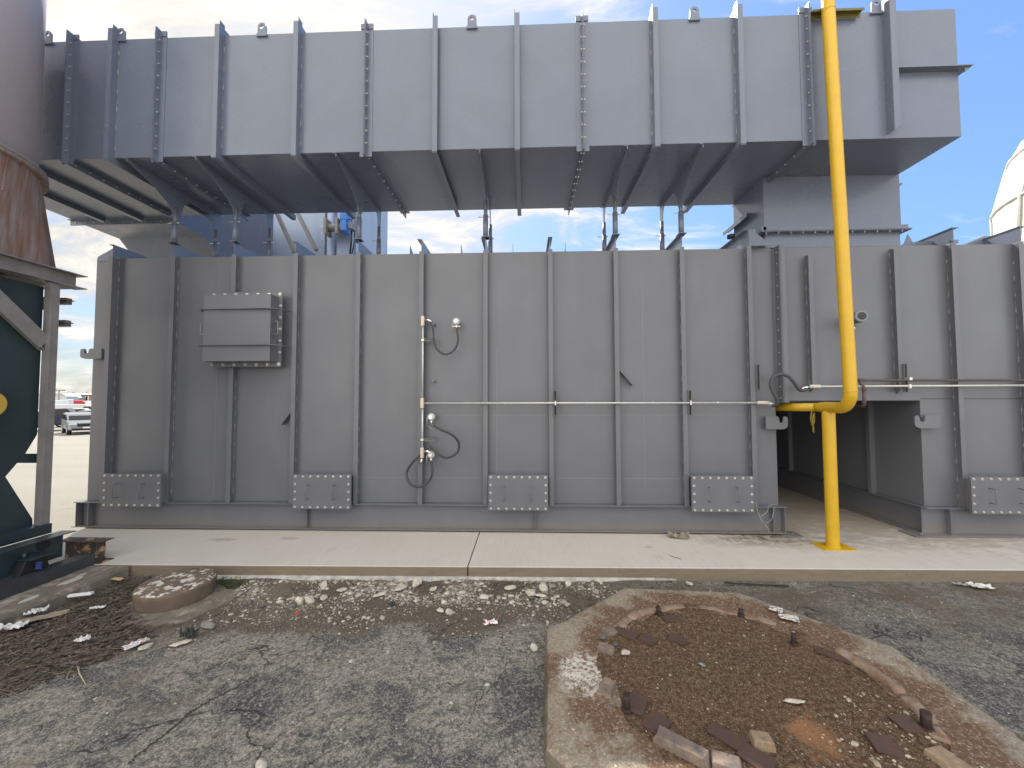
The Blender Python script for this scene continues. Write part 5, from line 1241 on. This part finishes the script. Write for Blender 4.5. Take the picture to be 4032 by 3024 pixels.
b = MB().beam(p0, p1, .045, .03); tag(b.build('plastic_strip', m_white, bevel=.004), 'white plastic strip lying on the leaf heap under the pad', 'plastic')
tag(MB().beam(Zp(2636, 2188, .184), Zp(2682, 2201, .184), .008, .006).build('nail_rod', m_boltrust), 'small thin rusty rod lying on the pale slab', 'rod')
def spot(px_, py_, lx, ly, rz, label):
    p = Zp(px_, py_, .18); pts = [(p.x+lx*(1+.2*random.uniform(-1, 1))*math.cos(a)*math.cos(R(rz))-ly*math.sin(a)*math.sin(R(rz)), p.y+lx*math.cos(a)*math.sin(R(rz))+ly*(1+.2*random.uniform(-1, 1))*math.sin(a)*math.cos(R(rz))) for a in [2*math.pi*i/16 for i in range(16)]]
# ------------------------------------------------------------------ ground cracks as real grooves
random.seed(21)
def crack(pts, w, label):
    P_ = spline([Zp(x, y, 0) for x, y in pts], 14); L_, R_ = [], []
    for i, p in enumerate(P_):
        t = (P_[min(i+1, len(P_)-1)]-P_[max(i-1, 0)]).normalized(); s_ = Vector((-t.y, t.x, 0)); p = p+s_*random.uniform(-.015, .015); ww = w*random.uniform(.4, 1.3)
        for lst, sg in ((L_, 1), (R_, -1)): q_ = p+s_*ww*sg; lst.append((q_.x, q_.y, gz(q_.x, q_.y)+.003))
    n = len(L_); tag(MB().add(L_+R_, [(i, i+1, n+i+1, n+i) for i in range(n-1)]).build('ground_crack', mat('crack_fill', (.045, .042, .034), 1)), kind='structure')
crack([(505, 3010), (560, 2960), (640, 2900), (740, 2812), (800, 2770), (900, 2715), (1000, 2660)], .012, '')
crack([(850, 2630), (905, 2585), (960, 2560), (1060, 2540)], .005, '')
crack([(2010, 2590), (1960, 2680), (1880, 2760), (1850, 2850)], .004, '')
crack([(1700, 2520), (1850, 2512), (1960, 2498), (2060, 2470)], .004, '')
crack([(0, 2862), (100, 2820), (180, 2780)], .005, '')

# ------------------------------------------------------------------ far lot: vehicles and buildings
def car(name, loc, rz, label, cat, col, kind='sedan', sc=1.0, group=None):
    t = thing(name, label, cat, (0, 0, 0), group); paint = mat(name+'_paint', col, .25, .2)
    if kind == 'suv': Lh, W_, prof = 2.3, .92, [(-2.3, .35), (-2.28, .75), (-2.1, .95), (-1.0, 1.08), (-.35, 1.55), (.4, 1.66), (1.6, 1.62), (2.2, 1.15), (2.28, .4)]
    elif kind == 'truck': Lh, W_, prof = 2.9, .98, [(-2.9, .45), (-2.88, .95), (-2.7, 1.12), (-1.5, 1.2), (-.95, 1.85), (.5, 1.92), (.95, 1.3), (1.0, 1.28), (2.85, 1.30), (2.9, .5)]
    elif kind == 'van': Lh, W_, prof = 2.7, 1.0, [(-2.7, .4), (-2.66, .95), (-1.9, 1.15), (-1.3, 2.2), (-.9, 2.35), (2.6, 2.35), (2.7, .4)]
    else: Lh, W_, prof = 2.4, .9, [(-2.4, .35), (-2.38, .65), (-2.1, .80), (-1.1, .95), (-.4, 1.40), (.8, 1.42), (1.6, 1.05), (2.3, .98), (2.4, .4)]
    MB().prism([(p[0], p[1]) for p in prof][::-1], 'y', -W_, W_).build('body', paint, t, bevel=.09)
    zt = max(p[1] for p in prof); zb_ = 1.0 if kind in ('suv', 'sedan') else 1.25
    gl = {'suv': [(-.95, 1.10), (-.38, 1.50), (1.5, 1.54), (1.9, 1.15)], 'sedan': [(-1.0, .98), (-.38, 1.33), (.78, 1.36), (1.4, 1.05)], 'truck': [(-1.4, 1.22), (-.9, 1.76), (.4, 1.82), (.75, 1.3)], 'van': [(-1.75, 1.25), (-1.3, 2.0), (-.6, 2.0), (-.6, 1.25)]}[kind]
    MB().prism(gl[::-1], 'y', -W_-.012, W_+.012).build('window', m_glass, t)
    # windscreen
    i = [k for k, p in enumerate(prof) if p[1] > zb_+.15][0]; a, b2 = prof[i-1], prof[i]
    MB().add([(a[0]-.03, -W_+.12, a[1]+.04), (a[0]-.03, W_-.12, a[1]+.04), (b2[0]-.03, W_-.16, b2[1]-.04), (b2[0]-.03, -W_+.16, b2[1]-.04)], [(0, 1, 2, 3)]).build('windscreen', m_glass, t)
    for wx_ in (-Lh*.64, Lh*.62):
        for s_ in (-1, 1):
            w_ = MB().tube([(wx_, s_*(W_-.22), .36), (wx_, s_*(W_+.015), .36)], .36, 20).build('wheel', m_asph_l, t); MB().tube([(wx_, s_*(W_-.0), .36), (wx_, s_*(W_+.02), .36)], .21, 14).build('rim', m_galv, w_)
    for s_ in (-1, 1): MB().box(-Lh-.02, -Lh+.15, s_*(W_-.22)-.18, s_*(W_-.22)+.18, .72, .86).build('headlight', m_chrome, t, bevel=.03)
    MB().box(-Lh-.04, -Lh+.1, -.48, .48, .62, .86).build('grille', m_black, t, bevel=.03)
    MB().box(-Lh-.05, -Lh+.1, -.75, .75, .32, .50).build('lower_grille', m_black, t, bevel=.03)
    MB().box(-Lh-.06, -Lh-.04, -.2, .2, .48, .60).build('licence_plate', m_white, t)
    for s_ in (-1, 1): MB().box(Lh-.1, Lh+.02, s_*(W_-.15)-.12, s_*(W_-.15)+.12, .8, 1.0).build('tail_light', m_red, t)
    t.location = loc; t.rotation_euler = (0, 0, R(rz)); return t
def at0(px_, py_, z=0): q_ = Zp(px_, py_, 0); return (q_.x, q_.y, z)
car('parked_suv', at0(322, 1705), 146, 'grey-white crossover facing the camera in the lot at left', 'car', (.28, .29, .30), 'suv')
car('pickup_truck', at0(238, 1693), 40, 'dark navy pickup truck parked behind the grey-white crossover', 'pickup truck', (.015, .02, .045), 'truck')
car('parked_sedan', at0(335, 1678), 40, 'silver sedan parked behind the navy pickup', 'car', (.45, .44, .42), 'suv')
car('parked_suv', at0(262, 1660), 40, 'pale suv with a dark roof rack in the row behind the sedan', 'car', (.5, .5, .48), 'suv')
car('parked_van', at0(310, 1645, -.3), 220, 'white delivery van in front of the red truck', 'van', (.6, .6, .6), 'van')
def semi(loc, rz, label, col, group):
    t = thing('semi_truck', label, 'truck', (0, 0, 0), group); paint = mat('semi_paint', col, .3)
    MB().prism([(-3.6, .7), (-3.55, 1.9), (-2.0, 2.15), (-1.6, 3.0), (-.6, 3.75), (1.0, 3.9), (1.0, .9), (2.8, .9), (2.8, .6)][::-1], 'y', -1.2, 1.2).build('cab', paint, t, bevel=.12)
    MB().box(-1.55, -.7, -1.22, 1.22, 2.2, 2.95).build('window', m_glass, t)
    for x in (-2.7, 1.3, 2.4):
        for s_ in (-1, 1): MB().tube([(x, s_*.9, .5), (x, s_*1.22, .5)], .5, 18).build('wheel', m_asph_l, t)
    t.location = loc; t.rotation_euler = (0, 0, R(rz)); return t
semi((Yp(248, 1575, 62).x, 62, -1.1), 40, 'white semi truck cab in the far lot, its sleeper roof sloping', (.60, .63, .66), 'semi trucks in the far lot')
semi((Yp(312, 1575, 68).x, 68, -1.2), 220, 'red semi truck cab in the far lot', (.40, .02, .03), 'semi trucks in the far lot')
x_ = Yp(337, 1575, 64).x; tl_ = thing('box_trailer', 'white box trailer right of the red truck in the far lot', 'trailer', (x_, 64, 0)); MB().box(x_, x_+7, 64, 66.5, -.2, 2.55).build('box', m_white, tl_)
MB().tube([(x_+1, 63.95, .3), (x_+1, 64.4, .3)], .45, 16).build('wheel', m_asph_l, tl_)
x_ = Yp(262, 1575, 90).x; tl_ = thing('box_trailer', 'grey box trailer behind the white semi truck', 'trailer', (x_-6, 90, 0)); MB().box(x_-14, x_, 90, 92.5, .8, 3.7).build('box', mat('trailer_grey', (.42, .44, .46), .5), tl_)
for x in (x_-12, x_-2): MB().tube([(x, 89.95, .4), (x, 90.4, .4)], .5, 16).build('wheel', m_asph_l, tl_)
bk = thing('brick_building', 'low tan brick building with a flat roof on the horizon at left', 'building', (Yp(300, 1575, 130).x, 130, 0))
m_brick = mat('tan_brick', (.36, .19, .125), .85, var=.2, vscale=2)
xb = Yp(258, 1575, 130).x; zr = Yp(300, 1556, 130).z; MB().box(xb, xb+45, 130, 150, 0, zr).build('wall', m_brick, bk); MB().box(xb-.5, xb+45.5, 129.5, 150.5, zr, zr+.3).build('roof', mat('roof_edge', (.35, .32, .28), .8), bk)
for k in range(3):
    X = Yp(313+k*11, 1560, 130).x; o = MB().box(X, X+1.2, 129.85, 130.0, 1.2, zr-.4).build('window', m_glass, bk); MB().box(X+1.2, X+1.5, 129.8, 130, 1.1, zr-.3).build('frame', m_white, o)
for px_ in (275, 330): X = Yp(px_, 1560, 132).x; MB().box(X, X+.6, 132, 133, zr+.3, zr+1.1).build('roof_vent', m_galv, bk)
gb = thing('metal_shed', 'grey curved-roof metal shed behind the trailers at far left', 'building', (-175, 125, 0))
xs_ = Yp(235, 1560, 125).x
MB().prism([(xs_-20, 0), (xs_-20, 3.4), (xs_-10, 5.0), (xs_+1, 5.0), (xs_+3.5, 3.6), (xs_+3.5, 0)][::-1], 'y', 125, 150).build('shell', mat('shed_metal', (.35, .35, .34), .5), gb)
MB().box(xs_-4, xs_-1, 124.9, 125, 0, 3).build('door', m_dark, gb)
pl = thing('street_lamp', 'thin street lamp pole rising above the far metal shed', 'street lamp', (-96, 72, 0))
p = Yp(233, 1538, 72); MB().tube([(p.x, 72, 0), (p.x, 72, p.z)], [.14, .08], 10).build('pole', m_frame, pl); MB().box(p.x-1.0, p.x+1.0, 71.8, 72.2, p.z-.05, p.z+.15).build('lamp_head', m_frame, pl)
